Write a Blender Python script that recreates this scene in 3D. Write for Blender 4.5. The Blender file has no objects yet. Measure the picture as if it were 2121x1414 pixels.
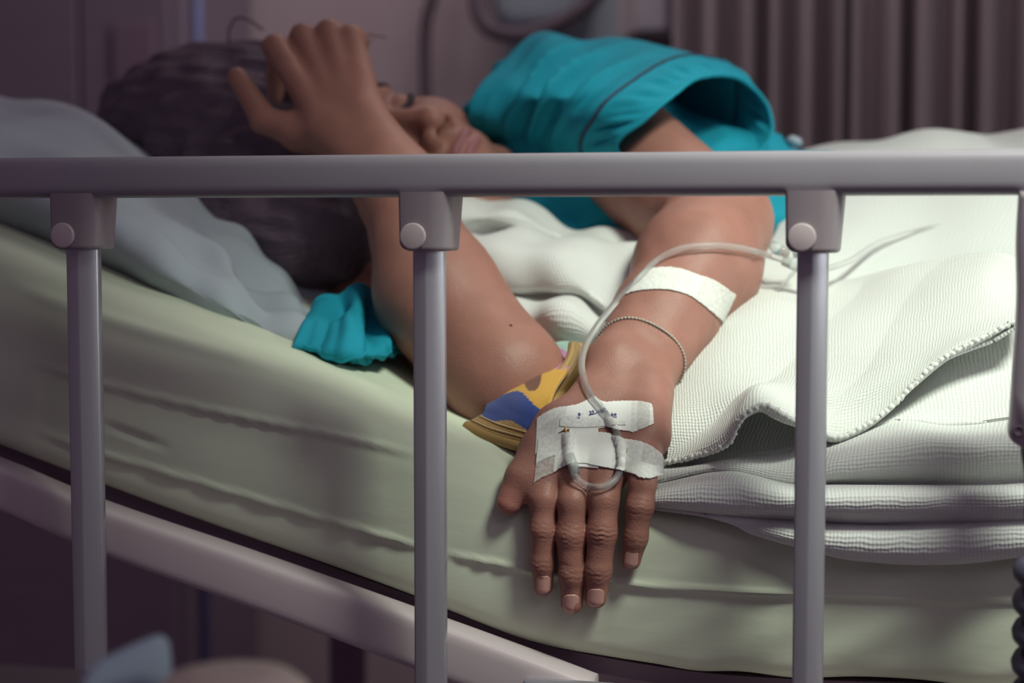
import bpy, math, random
import numpy as np
from mathutils import Vector, Matrix

random.seed(7)
rng = np.random.default_rng(11)
scene = bpy.context.scene
COL = scene.collection

# ------------------------------------------------------------------ camera
FPX, W0, H0 = 3535.0, 2121.0, 1414.0
YAW, PITCH = math.radians(14.0), math.atan((707 - 450) / FPX)
CAM = np.array([1.03 * math.sin(YAW), -1.03 * math.cos(YAW), 0.93])
FH = np.array([-math.sin(YAW), math.cos(YAW), 0.0])
ZU = np.array([0.0, 0.0, 1.0])
FWD = FH * math.cos(PITCH) - ZU * math.sin(PITCH)
RGT = np.array([math.cos(YAW), math.sin(YAW), 0.0])
UPV = FH * math.sin(PITCH) + ZU * math.cos(PITCH)
cam_data = bpy.data.cameras.new('camera')
cam = bpy.data.objects.new('camera', cam_data)
COL.objects.link(cam)
cam_data.sensor_width = 36.0
cam_data.lens = 36.0 * FPX / W0
cam_data.clip_start = 0.05
rot = Matrix(((RGT[0], UPV[0], -FWD[0]), (RGT[1], UPV[1], -FWD[1]), (RGT[2], UPV[2], -FWD[2])))
cam.matrix_world = Matrix.Translation(Vector(CAM)) @ rot.to_4x4()
cam_data.dof.use_dof = True
cam_data.dof.focus_distance = 1.085
cam_data.dof.aperture_fstop = 4.2
scene.camera = cam

# ------------------------------------------------------------------ world, lights, exposure
world = bpy.data.worlds.new('room_light')
scene.world = world
world.use_nodes = True
bg = world.node_tree.nodes['Background']
bg.inputs[0].default_value = (0.90, 0.66, 0.92, 1)
bg.inputs[1].default_value = 0.098


def add_light(name, kind, loc, target, energy, color, **kw):
    d = bpy.data.lights.new(name, kind)
    d.energy = energy
    d.color = color
    for k, v in kw.items():
        setattr(d, k, v)
    o = bpy.data.objects.new(name, d)
    COL.objects.link(o)
    o.location = loc
    o.rotation_euler = (Vector(target) - Vector(loc)).to_track_quat('-Z', 'Y').to_euler()
    return o


add_light('examination_lamp_light', 'SPOT', (0.64, -0.36, 1.86), (0.17, 0.23, 0.78), 92.0, (0.92, 1.0, 0.86),
          spot_size=math.radians(44.5), spot_blend=1.0, shadow_soft_size=0.19)
add_light('front_right_fill_light', 'AREA', (1.2, -1.6, 2.3), (0.3, 0.2, 0.8), 4.0, (0.95, 0.80, 1.0), shape='DISK', size=1.0)  # added broad soft fill from the front right, no lamp of the ward
add_light('back_wall_fill_light', 'AREA', (0.0, 1.0, 2.2), (0.10, 1.75, 1.10), 8.0, (1.0, 0.88, 0.86), shape='RECTANGLE', size=1.2, size_y=0.2)  # added to brighten the back wall, no real fitting
add_light('post_highlight_fill_light', 'AREA', (1.6, 0.26, 1.12), (0.2, 0.05, 0.85), 5.0, (0.92, 1.0, 0.97), shape='DISK', size=0.45)  # added unseen source so the right sides of the rail posts shine
scene.view_settings.view_transform = 'Standard'
scene.view_settings.look = 'None'
scene.view_settings.exposure = 0.0
scene.view_settings.gamma = 1.0
scene.view_settings.use_curve_mapping = False


# ------------------------------------------------------------------ helpers
def P(px, py, Y):
    """world point on the plane Y = const (distance behind the bed rail)"""
    u = (px - W0 / 2) / FPX
    v = (H0 / 2 - py) / FPX
    d = FWD + u * RGT + v * UPV
    return CAM + d * ((Y - CAM[1]) / d[1])


def ray(px, py):
    u = (px - W0 / 2) / FPX
    v = (H0 / 2 - py) / FPX
    d = FWD + u * RGT + v * UPV
    return d / np.linalg.norm(d)


def PL(lst):
    return np.array([P(*q) for q in lst])


ORG = {}


def link(o, parent=None, org=None):
    COL.objects.link(o)
    org = np.zeros(3) if org is None else np.array(org, float)
    ORG[o.name] = org
    if parent is not None:
        o.parent = parent
        o.location = Vector(org - ORG[parent.name])
    else:
        o.location = Vector(org)
    return o


def tag(o, label=None, cat=None, group=None, kind=None):
    if label:
        o['label'] = label
    if cat:
        o['category'] = cat
    if group:
        o['group'] = group
    if kind:
        o['kind'] = kind
    return o


def empty(name, loc, label, cat, group=None):
    o = bpy.data.objects.new(name, None)
    o.empty_display_size = 0.03
    link(o, None, loc)
    return tag(o, label, cat, group)


def mk(name, verts, faces, mat, parent=None, smooth=True, uv=None, col=None, fcount=None):
    """one mesh object from world-space verts; its origin goes to the bottom centre of its box"""
    verts = np.asarray(verts, dtype=np.float64)
    lo, hi = verts.min(0), verts.max(0)
    org = np.array([(lo[0] + hi[0]) / 2, (lo[1] + hi[1]) / 2, lo[2]])
    me = bpy.data.meshes.new(name)
    v = verts - org
    if isinstance(faces, np.ndarray) and faces.ndim == 2:
        nf, k = faces.shape
        me.vertices.add(len(v))
        me.vertices.foreach_set('co', v.astype(np.float32).ravel())
        me.loops.add(nf * k)
        me.loops.foreach_set('vertex_index', faces.astype(np.int32).ravel())
        me.polygons.add(nf)
        me.polygons.foreach_set('loop_start', np.arange(0, nf * k, k, dtype=np.int32))
        me.update(calc_edges=True)
    else:
        me.from_pydata([tuple(q) for q in v], [], faces)
        me.update()
    if smooth:
        me.polygons.foreach_set('use_smooth', np.ones(len(me.polygons), dtype=bool))
    if uv is not None:
        ul = me.uv_layers.new(name='UVMap')
        li = np.empty(len(me.loops), dtype=np.int32)
        me.loops.foreach_get('vertex_index', li)
        ul.data.foreach_set('uv', np.asarray(uv, dtype=np.float32)[li].ravel())
    if col is not None:
        ca = me.color_attributes.new('tint', 'FLOAT_COLOR', 'POINT')
        c4 = np.ones((len(v), 4), dtype=np.float32)
        c4[:, :3] = col
        ca.data.foreach_set('color', c4.ravel())
    me.validate()
    if mat is not None:
        me.materials.append(mat)
    o = bpy.data.objects.new(name, me)
    link(o, parent, org)
    return o


def catmull(pts, n, closed=False):
    pts = np.asarray(pts, float)
    m = len(pts)
    if closed:
        ext = np.vstack([pts[-1], pts, pts[0], pts[1]])
        segs = m
    else:
        ext = np.vstack([2 * pts[0] - pts[1], pts, 2 * pts[-1] - pts[-2]])
        segs = m - 1
    t = np.linspace(0, segs, n, endpoint=not closed)
    i = np.minimum(t.astype(int), segs - 1)
    f = (t - i)[:, None]
    p0, p1, p2, p3 = ext[i], ext[i + 1], ext[i + 2], ext[i + 3]
    return 0.5 * (2 * p1 + (p2 - p0) * f + (2 * p0 - 5 * p1 + 4 * p2 - p3) * f ** 2 + (3 * p1 - p0 - 3 * p2 + p3) * f ** 3)


def even(pts, n):
    """resample a polyline to n points of equal spacing"""
    s = np.r_[0, np.cumsum(np.linalg.norm(np.diff(pts, axis=0), axis=1))]
    t = np.linspace(0, s[-1], n)
    return np.stack([np.interp(t, s, pts[:, k]) for k in range(pts.shape[1])], 1)


def vnoise(p, seed=0):
    """cheap smooth noise in [-1, 1] from summed sines"""
    r = np.random.default_rng(seed)
    out = np.zeros(len(p))
    for k in range(7):
        w = r.normal(size=3)
        w /= np.linalg.norm(w)
        out += np.sin(p @ (w * r.uniform(0.7, 1.6)) * 6.28 + r.uniform(0, 6.28))
    return out / 4.0


def grid_faces(nu, nv, closed_u=False):
    i = np.arange(nv - 1)[:, None]
    j = np.arange(nu if closed_u else nu - 1)[None, :]
    j2 = (j + 1) % nu
    return np.stack([(i * nu + j), (i * nu + j2), ((i + 1) * nu + j2), ((i + 1) * nu + j)], -1).reshape(-1, 4)


def grid_normals(G):
    du = np.gradient(G, axis=1)
    dv = np.gradient(G, axis=0)
    n = np.cross(du, dv)
    return n / (np.linalg.norm(n, axis=2, keepdims=True) + 1e-12)


def loft(rows, nu, nv, closed=False, mono=False):
    R = np.array([even(np.vstack([catmull(r, 240, closed)] + ([np.asarray(r)[:1]] if closed else [])), nu + (1 if closed else 0))[:nu]
                  for r in rows])
    out = np.empty((nv, nu, 3))
    for j in range(nu):
        out[:, j] = catmull(R[:, j], nv)
    return out


def grid_uv(G):
    du = np.linalg.norm(np.diff(G, axis=1), axis=2).mean(0)
    dv = np.linalg.norm(np.diff(G, axis=0), axis=2).mean(1)
    u = np.r_[0, np.cumsum(du)]
    v = np.r_[0, np.cumsum(dv)]
    return np.stack(np.meshgrid(u, v), -1).reshape(-1, 2)


def cloth(name, rows, nu, nv, mat, parent=None, thick=0.004, wr=(0.0, 10, 1), closed=False, fn=None, col=None, anis=(1, 1, 1)):
    G = loft(rows, nu, nv, closed)
    if wr[0]:
        N = grid_normals(G)
        d = vnoise(G.reshape(-1, 3) * wr[1] * np.array(anis), wr[2]).reshape(nv, nu)
        G = G + N * (d * wr[0])[..., None]
    if fn is not None:
        G = fn(G)
    o = mk(name, G.reshape(-1, 3), grid_faces(nu, nv, closed), mat, parent, uv=grid_uv(G),
           col=None if col is None else col(G))
    if thick:
        m = o.modifiers.new('thickness', 'SOLIDIFY')
        m.thickness = thick
        m.offset = 0.0
    return o, G


def frames(path):
    T = np.gradient(path, axis=0)
    T /= np.linalg.norm(T, axis=1, keepdims=True) + 1e-12
    n = np.cross(T[0], [0.31, 0.2, 0.93])
    n /= np.linalg.norm(n)
    N = [n]
    for i in range(1, len(path)):
        n = n - T[i] * (n @ T[i])
        n /= np.linalg.norm(n) + 1e-12
        N.append(n)
    N = np.array(N)
    return T, N, np.cross(T, N)


def tube_geo(path, r, seg=10, cap=True):
    path = np.asarray(path, float)
    r = np.broadcast_to(np.asarray(r, float), (len(path),))
    T, N, B = frames(path)
    a = np.linspace(0, 2 * np.pi, seg, endpoint=False)
    V = path[:, None] + r[:, None, None] * (np.cos(a)[None, :, None] * N[:, None] + np.sin(a)[None, :, None] * B[:, None])
    F = [tuple(q) for q in grid_faces(seg, len(path), True)]
    if cap:
        n = len(path)
        F.append(tuple(range(seg))[::-1])
        F.append(tuple(range((n - 1) * seg, n * seg)))
    return V.reshape(-1, 3), F


def tube(name, path, r, mat, parent=None, seg=10):
    V, F = tube_geo(path, r, seg)
    return mk(name, V, F, mat, parent)


def join_geo(parts):
    V, F, o = [], [], 0
    for v, f in parts:
        V.append(v)
        F += [tuple(i + o for i in q) for q in f]
        o += len(v)
    return np.vstack(V), F


def box_geo(lo, hi):
    x0, y0, z0 = lo
    x1, y1, z1 = hi
    V = np.array([(x0, y0, z0), (x1, y0, z0), (x1, y1, z0), (x0, y1, z0), (x0, y0, z1), (x1, y0, z1), (x1, y1, z1), (x0, y1, z1)])
    F = [(0, 3, 2, 1), (4, 5, 6, 7), (0, 1, 5, 4), (1, 2, 6, 5), (2, 3, 7, 6), (3, 0, 4, 7)]
    return V, F


def box(name, lo, hi, mat, parent=None, bev=0.0, seg=3):
    V, F = box_geo(lo, hi)
    o = mk(name, V, F, mat, parent, smooth=bev > 0)
    if bev:
        m = o.modifiers.new('bevel', 'BEVEL')
        m.width = bev
        m.segments = seg
        m.harden_normals = True
    return o


def sections(name, secs, mat, parent=None, smooth=True):
    """stack of closed sections (each k x 3), capped"""
    k = len(secs[0])
    V = np.vstack(secs)
    F = [tuple(q) for q in grid_faces(k, len(secs), True)]
    F.append(tuple(range(k))[::-1])
    F.append(tuple(range((len(secs) - 1) * k, len(secs) * k)))
    return mk(name, V, F, mat, parent, smooth)


# ------------------------------------------------------------------ materials
def mat(name, color, rough=0.6, metal=0.0, noise=None, bump=None, spec=0.4, **kw):
    m = bpy.data.materials.new(name)
    m.use_nodes = True
    nt = m.node_tree
    b = nt.nodes['Principled BSDF']
    b.inputs['Base Color'].default_value = (*color, 1)
    b.inputs['Roughness'].default_value = rough
    b.inputs['Metallic'].default_value = metal
    b.inputs['Specular IOR Level'].default_value = spec
    for k, v in kw.items():
        b.inputs[k].default_value = v
    tc = nt.nodes.new('ShaderNodeTexCoord')
    if noise:
        sc, amt, stretch = noise
        mp = nt.nodes.new('ShaderNodeMapping')
        mp.inputs['Scale'].default_value = stretch
        nt.links.new(tc.outputs['Object'], mp.inputs['Vector'])
        n = nt.nodes.new('ShaderNodeTexNoise')
        n.inputs['Scale'].default_value = sc
        n.inputs['Detail'].default_value = 4
        nt.links.new(mp.outputs[0], n.inputs['Vector'])
        mx = nt.nodes.new('ShaderNodeMix')
        mx.data_type = 'RGBA'
        mx.inputs['A'].default_value = (*[c * (1 - amt) for c in color], 1)
        mx.inputs['B'].default_value = (*[min(1, c * (1 + amt)) for c in color], 1)
        nt.links.new(n.outputs['Fac'], mx.inputs['Factor'])
        nt.links.new(mx.outputs['Result'], b.inputs['Base Color'])
    if bump:
        sc, st, dist, stretch = bump
        mp = nt.nodes.new('ShaderNodeMapping')
        mp.inputs['Scale'].default_value = stretch
        nt.links.new(tc.outputs['Object'], mp.inputs['Vector'])
        n = nt.nodes.new('ShaderNodeTexNoise')
        n.inputs['Scale'].default_value = sc
        n.inputs['Detail'].default_value = 5
        nt.links.new(mp.outputs[0], n.inputs['Vector'])
        bp = nt.nodes.new('ShaderNodeBump')
        bp.inputs['Strength'].default_value = st
        bp.inputs['Distance'].default_value = dist
        nt.links.new(n.outputs['Fac'], bp.inputs['Height'])
        nt.links.new(bp.outputs[0], b.inputs['Normal'])
    return m


def math_node(nt, op, a, b=None):
    n = nt.nodes.new('ShaderNodeMath')
    n.operation = op
    for i, x in enumerate((a, b)):
        if x is None:
            continue
        if isinstance(x, (int, float)):
            n.inputs[i].default_value = x
        else:
            nt.links.new(x, n.inputs[i])
    return n.outputs[0]


def terry(name, color, pu, pv, strength, dist, tinted=False, rough=0.95):
    """towelling: woven rows of loops from the cloth's own UV (in metres)"""
    m = mat(name, color, rough, spec=0.1)
    nt = m.node_tree
    b = nt.nodes['Principled BSDF']
    b.inputs['Sheen Weight'].default_value = 0.25
    tc = nt.nodes.new('ShaderNodeTexCoord')
    nz = nt.nodes.new('ShaderNodeTexNoise')
    nz.inputs['Scale'].default_value = 60
    nz.inputs['Detail'].default_value = 2
    nt.links.new(tc.outputs['UV'], nz.inputs['Vector'])
    sep = nt.nodes.new('ShaderNodeSeparateXYZ')
    nt.links.new(tc.outputs['UV'], sep.inputs[0])
    wob = math_node(nt, 'MULTIPLY', nz.outputs['Fac'], 9.0)
    u = math_node(nt, 'ADD', math_node(nt, 'MULTIPLY', sep.outputs['X'], 2 * math.pi / pu), wob)
    v = math_node(nt, 'ADD', math_node(nt, 'MULTIPLY', sep.outputs['Y'], 2 * math.pi / pv), wob)
    su = math_node(nt, 'SINE', u)
    sv = math_node(nt, 'SINE', v)
    n2 = nt.nodes.new('ShaderNodeTexNoise')
    n2.inputs['Scale'].default_value = 700
    nt.links.new(tc.outputs['UV'], n2.inputs['Vector'])
    h = math_node(nt, 'ADD', math_node(nt, 'ADD', math_node(nt, 'MULTIPLY', su, 0.5), math_node(nt, 'MULTIPLY', sv, 0.6)),
                  math_node(nt, 'MULTIPLY', n2.outputs['Fac'], 1.4))
    bp = nt.nodes.new('ShaderNodeBump')
    bp.inputs['Strength'].default_value = strength
    bp.inputs['Distance'].default_value = dist
    nt.links.new(h, bp.inputs['Height'])
    nt.links.new(bp.outputs[0], b.inputs['Normal'])
    if tinted:
        at = nt.nodes.new('ShaderNodeVertexColor')
        at.layer_name = 'tint'
        nt.links.new(at.outputs['Color'], b.inputs['Base Color'])
    return m


M = {}
M['rail'] = mat('rail_painted_metal', (0.33, 0.305, 0.345), 0.42, 0.0, noise=(40, 0.05, (1, 1, 1)), bump=(900, 0.12, 0.0004, (1, 1, 1)))
M['rail_alu'] = mat('rail_brushed_aluminium', (0.44, 0.42, 0.47), 0.30, 0.6, bump=(60, 0.15, 0.0003, (30, 30, 1)))
M['bracket'] = mat('bracket_grey_plastic', (0.29, 0.245, 0.27), 0.38, bump=(900, 0.12, 0.0003, (1, 1, 1)))
M['button'] = mat('button_pale_plastic', (0.55, 0.46, 0.47), 0.5, bump=(1200, 0.15, 0.0003, (1, 1, 1)))
M['beam'] = mat('bed_beam_enamel', (0.55, 0.47, 0.49), 0.3, noise=(12, 0.06, (1, 1, 1)))
M['dark'] = mat('dark_metal', (0.22, 0.15, 0.20), 0.6)
M['sheet'] = mat('pale_green_sheet', (0.635, 0.69, 0.54), 0.8, spec=0.2, noise=(14, 0.05, (1, 4, 4)), bump=(90, 0.25, 0.0015, (0.25, 1, 1)))
M['pillow'] = mat('pillow_cotton', (0.40, 0.45, 0.49), 0.85, spec=0.15, bump=(25, 0.3, 0.004, (1, 1, 1)))
M['terry'] = terry('white_towelling', (0.70, 0.715, 0.69), 0.0024, 0.0020, 0.40, 0.0007)
M['waffle'] = terry('white_waffle_towelling', (0.70, 0.72, 0.68), 0.0023, 0.0023, 0.50, 0.0008)
M['soft'] = terry('white_soft_blanket', (0.66, 0.69, 0.66), 0.0040, 0.0034, 0.3, 0.0006)
M['bib'] = terry('printed_plush', (1, 1, 1), 0.0014, 0.0014, 0.5, 0.0005, tinted=True)
M['binding'] = mat('tan_binding_tape', (0.36, 0.22, 0.08), 0.55, noise=(30, 0.15, (1, 1, 1)), bump=(300, 0.3, 0.0005, (1, 1, 1)))
M['thread'] = mat('tan_stitching', (0.55, 0.38, 0.2), 0.7)
M['gown'] = mat('teal_gown_cotton', (0.014, 0.30, 0.41), 0.75, spec=0.15, noise=(30, 0.12, (1, 1, 1)), bump=(35, 0.35, 0.004, (1, 1, 1)))
M['gown_dark'] = mat('navy_gown_piping', (0.025, 0.045, 0.085), 0.7)
M['hair'] = mat('black_hair', (0.125, 0.088, 0.118), 0.6, spec=0.3, bump=(60, 0.8, 0.006, (1, 5, 5)))
M['lash'] = mat('dark_lashes', (0.03, 0.02, 0.028), 0.7)
M['nail'] = mat('fingernail', (0.58, 0.32, 0.27), 0.25, spec=0.5)
M['mole'] = mat('mole_skin', (0.10, 0.055, 0.045), 0.6)
M['ink'] = mat('blue_ballpoint_ink', (0.02, 0.04, 0.25), 0.6)
M['silver'] = mat('braided_cord_bracelet', (0.42, 0.38, 0.33), 0.45, 0.3, noise=(700, 0.35, (1, 1, 1)))
M['gold'] = mat('brass_hub_ring', (0.75, 0.5, 0.12), 0.3, 0.8)
M['wall'] = mat('mauve_wall_paint', (0.46, 0.38, 0.40), 0.8, noise=(3, 0.05, (1, 1, 1)), bump=(80, 0.1, 0.002, (1, 1, 1)))
M['floor'] = mat('dark_vinyl_floor', (0.34, 0.25, 0.33), 0.5, noise=(6, 0.2, (1, 1, 1)))
M['curtain'] = mat('brown_curtain_cloth', (0.31, 0.25, 0.27), 0.9, spec=0.1, bump=(300, 0.2, 0.001, (1, 1, 0.1)))
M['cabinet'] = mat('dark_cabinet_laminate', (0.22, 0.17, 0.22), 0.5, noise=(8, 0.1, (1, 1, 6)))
M['blue_metal'] = mat('blue_light_tinted_metal', (0.22, 0.25, 0.48), 0.4)
M['pale_blue'] = mat('pale_blue_panel', (0.42, 0.48, 0.54), 0.5, noise=(5, 0.06, (1, 1, 1)))
M['pale_box'] = mat('pale_grey_plastic', (0.50, 0.48, 0.54), 0.45)
M['hose'] = mat('black_rubber_hose', (0.09, 0.065, 0.085), 0.55)
M['coil'] = mat('navy_coiled_cord_vinyl', (0.07, 0.065, 0.10), 0.45)
M['handset'] = mat('grey_handset_plastic', (0.46, 0.41, 0.45), 0.45, bump=(900, 0.1, 0.0003, (1, 1, 1)))
M['cloth_blue'] = mat('blue_grey_towel', (0.34, 0.42, 0.50), 0.9, bump=(120, 0.4, 0.003, (1, 1, 1)))
M['bowl'] = mat('beige_ceramic', (0.62, 0.52, 0.44), 0.4)
M['wood'] = mat('dark_table_laminate', (0.10, 0.075, 0.09), 0.5, noise=(10, 0.2, (1, 6, 6)))

# skin: colour comes from the 'tint' attribute (palms, knuckles, lips redder), pores and creases as relief
m = mat('skin', (0.42, 0.20, 0.16), 0.48, spec=0.35)
nt = m.node_tree
b = nt.nodes['Principled BSDF']
b.inputs['Subsurface Weight'].default_value = 0.12
b.inputs['Subsurface Radius'].default_value = (1.0, 0.35, 0.2)
b.inputs['Subsurface Scale'].default_value = 0.004
tc = nt.nodes.new('ShaderNodeTexCoord')
at = nt.nodes.new('ShaderNodeVertexColor')
at.layer_name = 'tint'
nz = nt.nodes.new('ShaderNodeTexNoise')
nz.inputs['Scale'].default_value = 45
nz.inputs['Detail'].default_value = 6
nt.links.new(tc.outputs['Object'], nz.inputs['Vector'])
mr = nt.nodes.new('ShaderNodeMapRange')
mr.inputs['To Min'].default_value = 0.80
mr.inputs['To Max'].default_value = 1.18
nt.links.new(nz.outputs['Fac'], mr.inputs['Value'])
mu = nt.nodes.new('ShaderNodeMix')
mu.data_type = 'RGBA'
mu.blend_type = 'MULTIPLY'
mu.inputs['Factor'].default_value = 1
nt.links.new(at.outputs['Color'], mu.inputs['A'])
nt.links.new(mr.outputs['Result'], mu.inputs['B'])
nt.links.new(mu.outputs['Result'], b.inputs['Base Color'])
vo = nt.nodes.new('ShaderNodeTexVoronoi')
vo.inputs['Scale'].default_value = 900
nt.links.new(tc.outputs['Object'], vo.inputs['Vector'])
n3 = nt.nodes.new('ShaderNodeTexNoise')
n3.inputs['Scale'].default_value = 160
n3.inputs['Detail'].default_value = 5
nt.links.new(tc.outputs['Object'], n3.inputs['Vector'])
hh = math_node(nt, 'ADD', vo.outputs['Distance'], math_node(nt, 'MULTIPLY', n3.outputs['Fac'], 1.5))
bp = nt.nodes.new('ShaderNodeBump')
bp.inputs['Strength'].default_value = 0.28
bp.inputs['Distance'].default_value = 0.0005
nt.links.new(hh, bp.inputs['Height'])
nt.links.new(bp.outputs[0], b.inputs['Normal'])
M['skin'] = m

# clear soft tubing, micropore tape
M['tubing'] = mat('clear_soft_tubing', (0.90, 0.91, 0.90), 0.30, spec=0.6)
tb = M['tubing'].node_tree.nodes['Principled BSDF']
tb.inputs['Transmission Weight'].default_value = 0.84
tb.inputs['IOR'].default_value = 1.25
M['clear'] = mat('clear_plastic', (0.85, 0.9, 0.88), 0.12)
tb = M['clear'].node_tree.nodes['Principled BSDF']
tb.inputs['Transmission Weight'].default_value = 0.75
tb.inputs['IOR'].default_value = 1.3
m = mat('micropore_tape', (0.86, 0.87, 0.82), 0.7, spec=0.2, bump=(400, 0.25, 0.0004, (1, 1, 1)))
nt = m.node_tree
b = nt.nodes['Principled BSDF']
tc = nt.nodes.new('ShaderNodeTexCoord')
at = nt.nodes.new('ShaderNodeVertexColor')
at.layer_name = 'tint'
nz = nt.nodes.new('ShaderNodeTexNoise')
nz.inputs['Scale'].default_value = 420
nz.inputs['Detail'].default_value = 5
nt.links.new(tc.outputs['Object'], nz.inputs['Vector'])
sp = nt.nodes.new('ShaderNodeSeparateColor')
nt.links.new(at.outputs['Color'], sp.inputs[0])
al = math_node(nt, 'ADD', sp.outputs[0], math_node(nt, 'MULTIPLY', math_node(nt, 'SUBTRACT', nz.outputs['Fac'], 0.5), 0.65))
al = math_node(nt, 'MAXIMUM', math_node(nt, 'MINIMUM', al, 1.0), 0.0)
nt.links.new(al, b.inputs['Alpha'])
M['tape'] = m

# ------------------------------------------------------------------ signed-distance modelling (for the body, hair, gown)
class Cone:
    def __init__(s, a, b, r1, r2):
        s.a, s.b, s.r1, s.r2 = np.array(a, float), np.array(b, float), r1, r2
        s.c = (s.a + s.b) / 2
        s.R = np.linalg.norm(s.a - s.b) / 2 + max(r1, r2)

    def d(s, p):
        ba = s.b - s.a
        l2 = ba @ ba + 1e-12
        t = np.clip(((p - s.a) @ ba) / l2, 0, 1)
        q = p - s.a - t[:, None] * ba
        return np.sqrt(np.einsum('ij,ij->i', q, q)) - (s.r1 + (s.r2 - s.r1) * t)


class Ell:
    def __init__(s, c, rad, axes=np.eye(3)):
        s.c, s.rad, s.ax = np.array(c, float), np.array(rad, float), np.array(axes, float)
        s.R = max(rad)

    def d(s, p):
        q = (p - s.c) @ s.ax.T
        k0 = np.sqrt(((q / s.rad) ** 2).sum(1)) + 1e-9
        k1 = np.sqrt(((q / s.rad ** 2) ** 2).sum(1)) + 1e-9
        return k0 * (k0 - 1) / k1


def smin(a, b, k):
    if k <= 0:
        return np.minimum(a, b)
    h = np.maximum(k - np.abs(a - b), 0) / k
    return np.minimum(a, b) - h * h * k * 0.25


def smax(a, b, k):
    return -smin(-a, -b, k)


# a tree is a list of (op, k, prim-or-subtree)
def field(tree, p, near=None):
    d = np.full(len(p), 1e3)
    for op, k, x in tree:
        if isinstance(x, list):
            e = field(x, p, near)
        else:
            if near is not None and np.linalg.norm(x.c - near[0]) - x.R > near[1]:
                continue
            e = x.d(p)
        d = smin(d, e, k) if op == '+' else smax(d, -e, k)
    return d


def prims(tree):
    for op, k, x in tree:
        if isinstance(x, list):
            yield from prims(x)
        elif op == '+':
            yield x


def surface_net(tree, h, keep=None, disp=None, pad=0.02, B=14):
    bs = B * h
    cells = set()
    for x in prims(tree):
        if isinstance(x, Cone):
            lo = np.minimum(x.a, x.b) - max(x.r1, x.r2) - pad
            hi = np.maximum(x.a, x.b) + max(x.r1, x.r2) + pad
        else:
            lo, hi = x.c - x.R - pad, x.c + x.R + pad
        i0, i1 = np.floor(lo / bs).astype(int), np.floor(hi / bs).astype(int)
        for i in range(i0[0], i1[0] + 1):
            for j in range(i0[1], i1[1] + 1):
                for k in range(i0[2], i1[2] + 1):
                    cells.add((i, j, k))
    C = np.array(sorted(cells))
    ctr = (C + 0.5) * bs
    d = field(tree, ctr)
    rad = bs * 0.87
    ok = np.abs(d) < rad * 1.5 + 0.004
    if keep is not None:
        ok &= keep(ctr)
    C, ctr = C[ok], ctr[ok]
    g = np.arange(B + 1)
    ii, jj, kk = np.meshgrid(g, g, g, indexing='ij')
    loc = np.stack([ii, jj, kk], -1).reshape(-1, 3)
    base = C.min(0) * B - 4
    dim = (C.max(0) + 1) * B + 4 - base + 4
    def gid(q):
        q = q - base
        return (q[..., 0].astype(np.int64) * dim[1] + q[..., 1]) * dim[2] + q[..., 2]
    ids, pos, quads = [], [], []
    corners = np.array([[a, b2, c] for a in (0, 1) for b2 in (0, 1) for c in (0, 1)])
    eds = [(a, b2) for a in range(8) for b2 in range(a + 1, 8) if np.abs(corners[a] - corners[b2]).sum() == 1]
    for blk, c0 in zip(C, ctr):
        pts = (loc + blk * B) * h
        f = field(tree, pts, (c0, rad + 0.045))
        if disp is not None:
            f = f + disp(pts)
        f = f.reshape(B + 1, B + 1, B + 1)
        s = f < 0
        if s.all() or not s.any():
            continue
        cs = np.stack([s[a:a + B, b2:b2 + B, c:c + B] for a, b2, c in corners], -1)
        act = cs.any(-1) & ~cs.all(-1)
        ac = np.argwhere(act)
        fv = np.stack([f[ac[:, 0] + a, ac[:, 1] + b2, ac[:, 2] + c] for a, b2, c in corners], -1)
        acc = np.zeros((len(ac), 3))
        cnt = np.zeros(len(ac))
        for a, b2 in eds:
            fa, fb = fv[:, a], fv[:, b2]
            x = (fa < 0) != (fb < 0)
            t = np.where(x, fa / np.where(fa == fb, 1, fa - fb), 0)
            q = corners[a] + t[:, None] * (corners[b2] - corners[a])
            acc += np.where(x[:, None], q, 0)
            cnt += x
        pos.append((ac + blk * B + acc / cnt[:, None]) * h)
        ids.append(gid(ac + blk * B))
        for ax in range(3):
            sl0 = [slice(0, B)] * 3
            sl1 = [slice(0, B)] * 3
            sl1[ax] = slice(1, B + 1)
            s0, s1 = s[tuple(sl0)], s[tuple(sl1)]
            e = np.argwhere(s0 != s1)
            if not len(e):
                continue
            flip = s0[tuple(e.T)]
            e = e + blk * B
            u, v = np.eye(3, dtype=int)[(ax + 1) % 3], np.eye(3, dtype=int)[(ax + 2) % 3]
            q = np.stack([gid(e - u - v), gid(e - v), gid(e), gid(e - u)], -1)
            q[~flip] = q[~flip][:, ::-1]
            quads.append(q)
    ids = np.concatenate(ids)
    pos = np.concatenate(pos)
    quads = np.concatenate(quads)
    o = np.argsort(ids)
    ids, pos = ids[o], pos[o]
    k = np.searchsorted(ids, quads)
    k = np.minimum(k, len(ids) - 1)
    good = (ids[k] == quads).all(1)
    return pos, k[good]


def gradient(tree, p, e=0.0006):
    g = np.stack([field(tree, p + e * v) - field(tree, p - e * v) for v in np.eye(3)], -1)
    return g / (np.linalg.norm(g, axis=1, keepdims=True) + 1e-9)


def march(tree, o, d, tmin=0.8, tmax=1.9, n=90):
    """march rays to the surface; returns points and a hit mask"""
    t = np.full(len(d), tmin)
    for _ in range(n):
        f = field(tree, o + d * t[:, None])
        t = t + np.clip(f, -0.01, 0.04) * 0.7
    f = field(tree, o + d * t[:, None])
    return o + d * t[:, None], (np.abs(f) < 0.002) & (t < tmax)


def on_skin(tree, pxs, off=0.0):
    d = np.array([ray(*q[:2]) for q in pxs])
    p, hit = march(tree, CAM, d)
    n = gradient(tree, p)
    return p + n * off, hit, n

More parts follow.
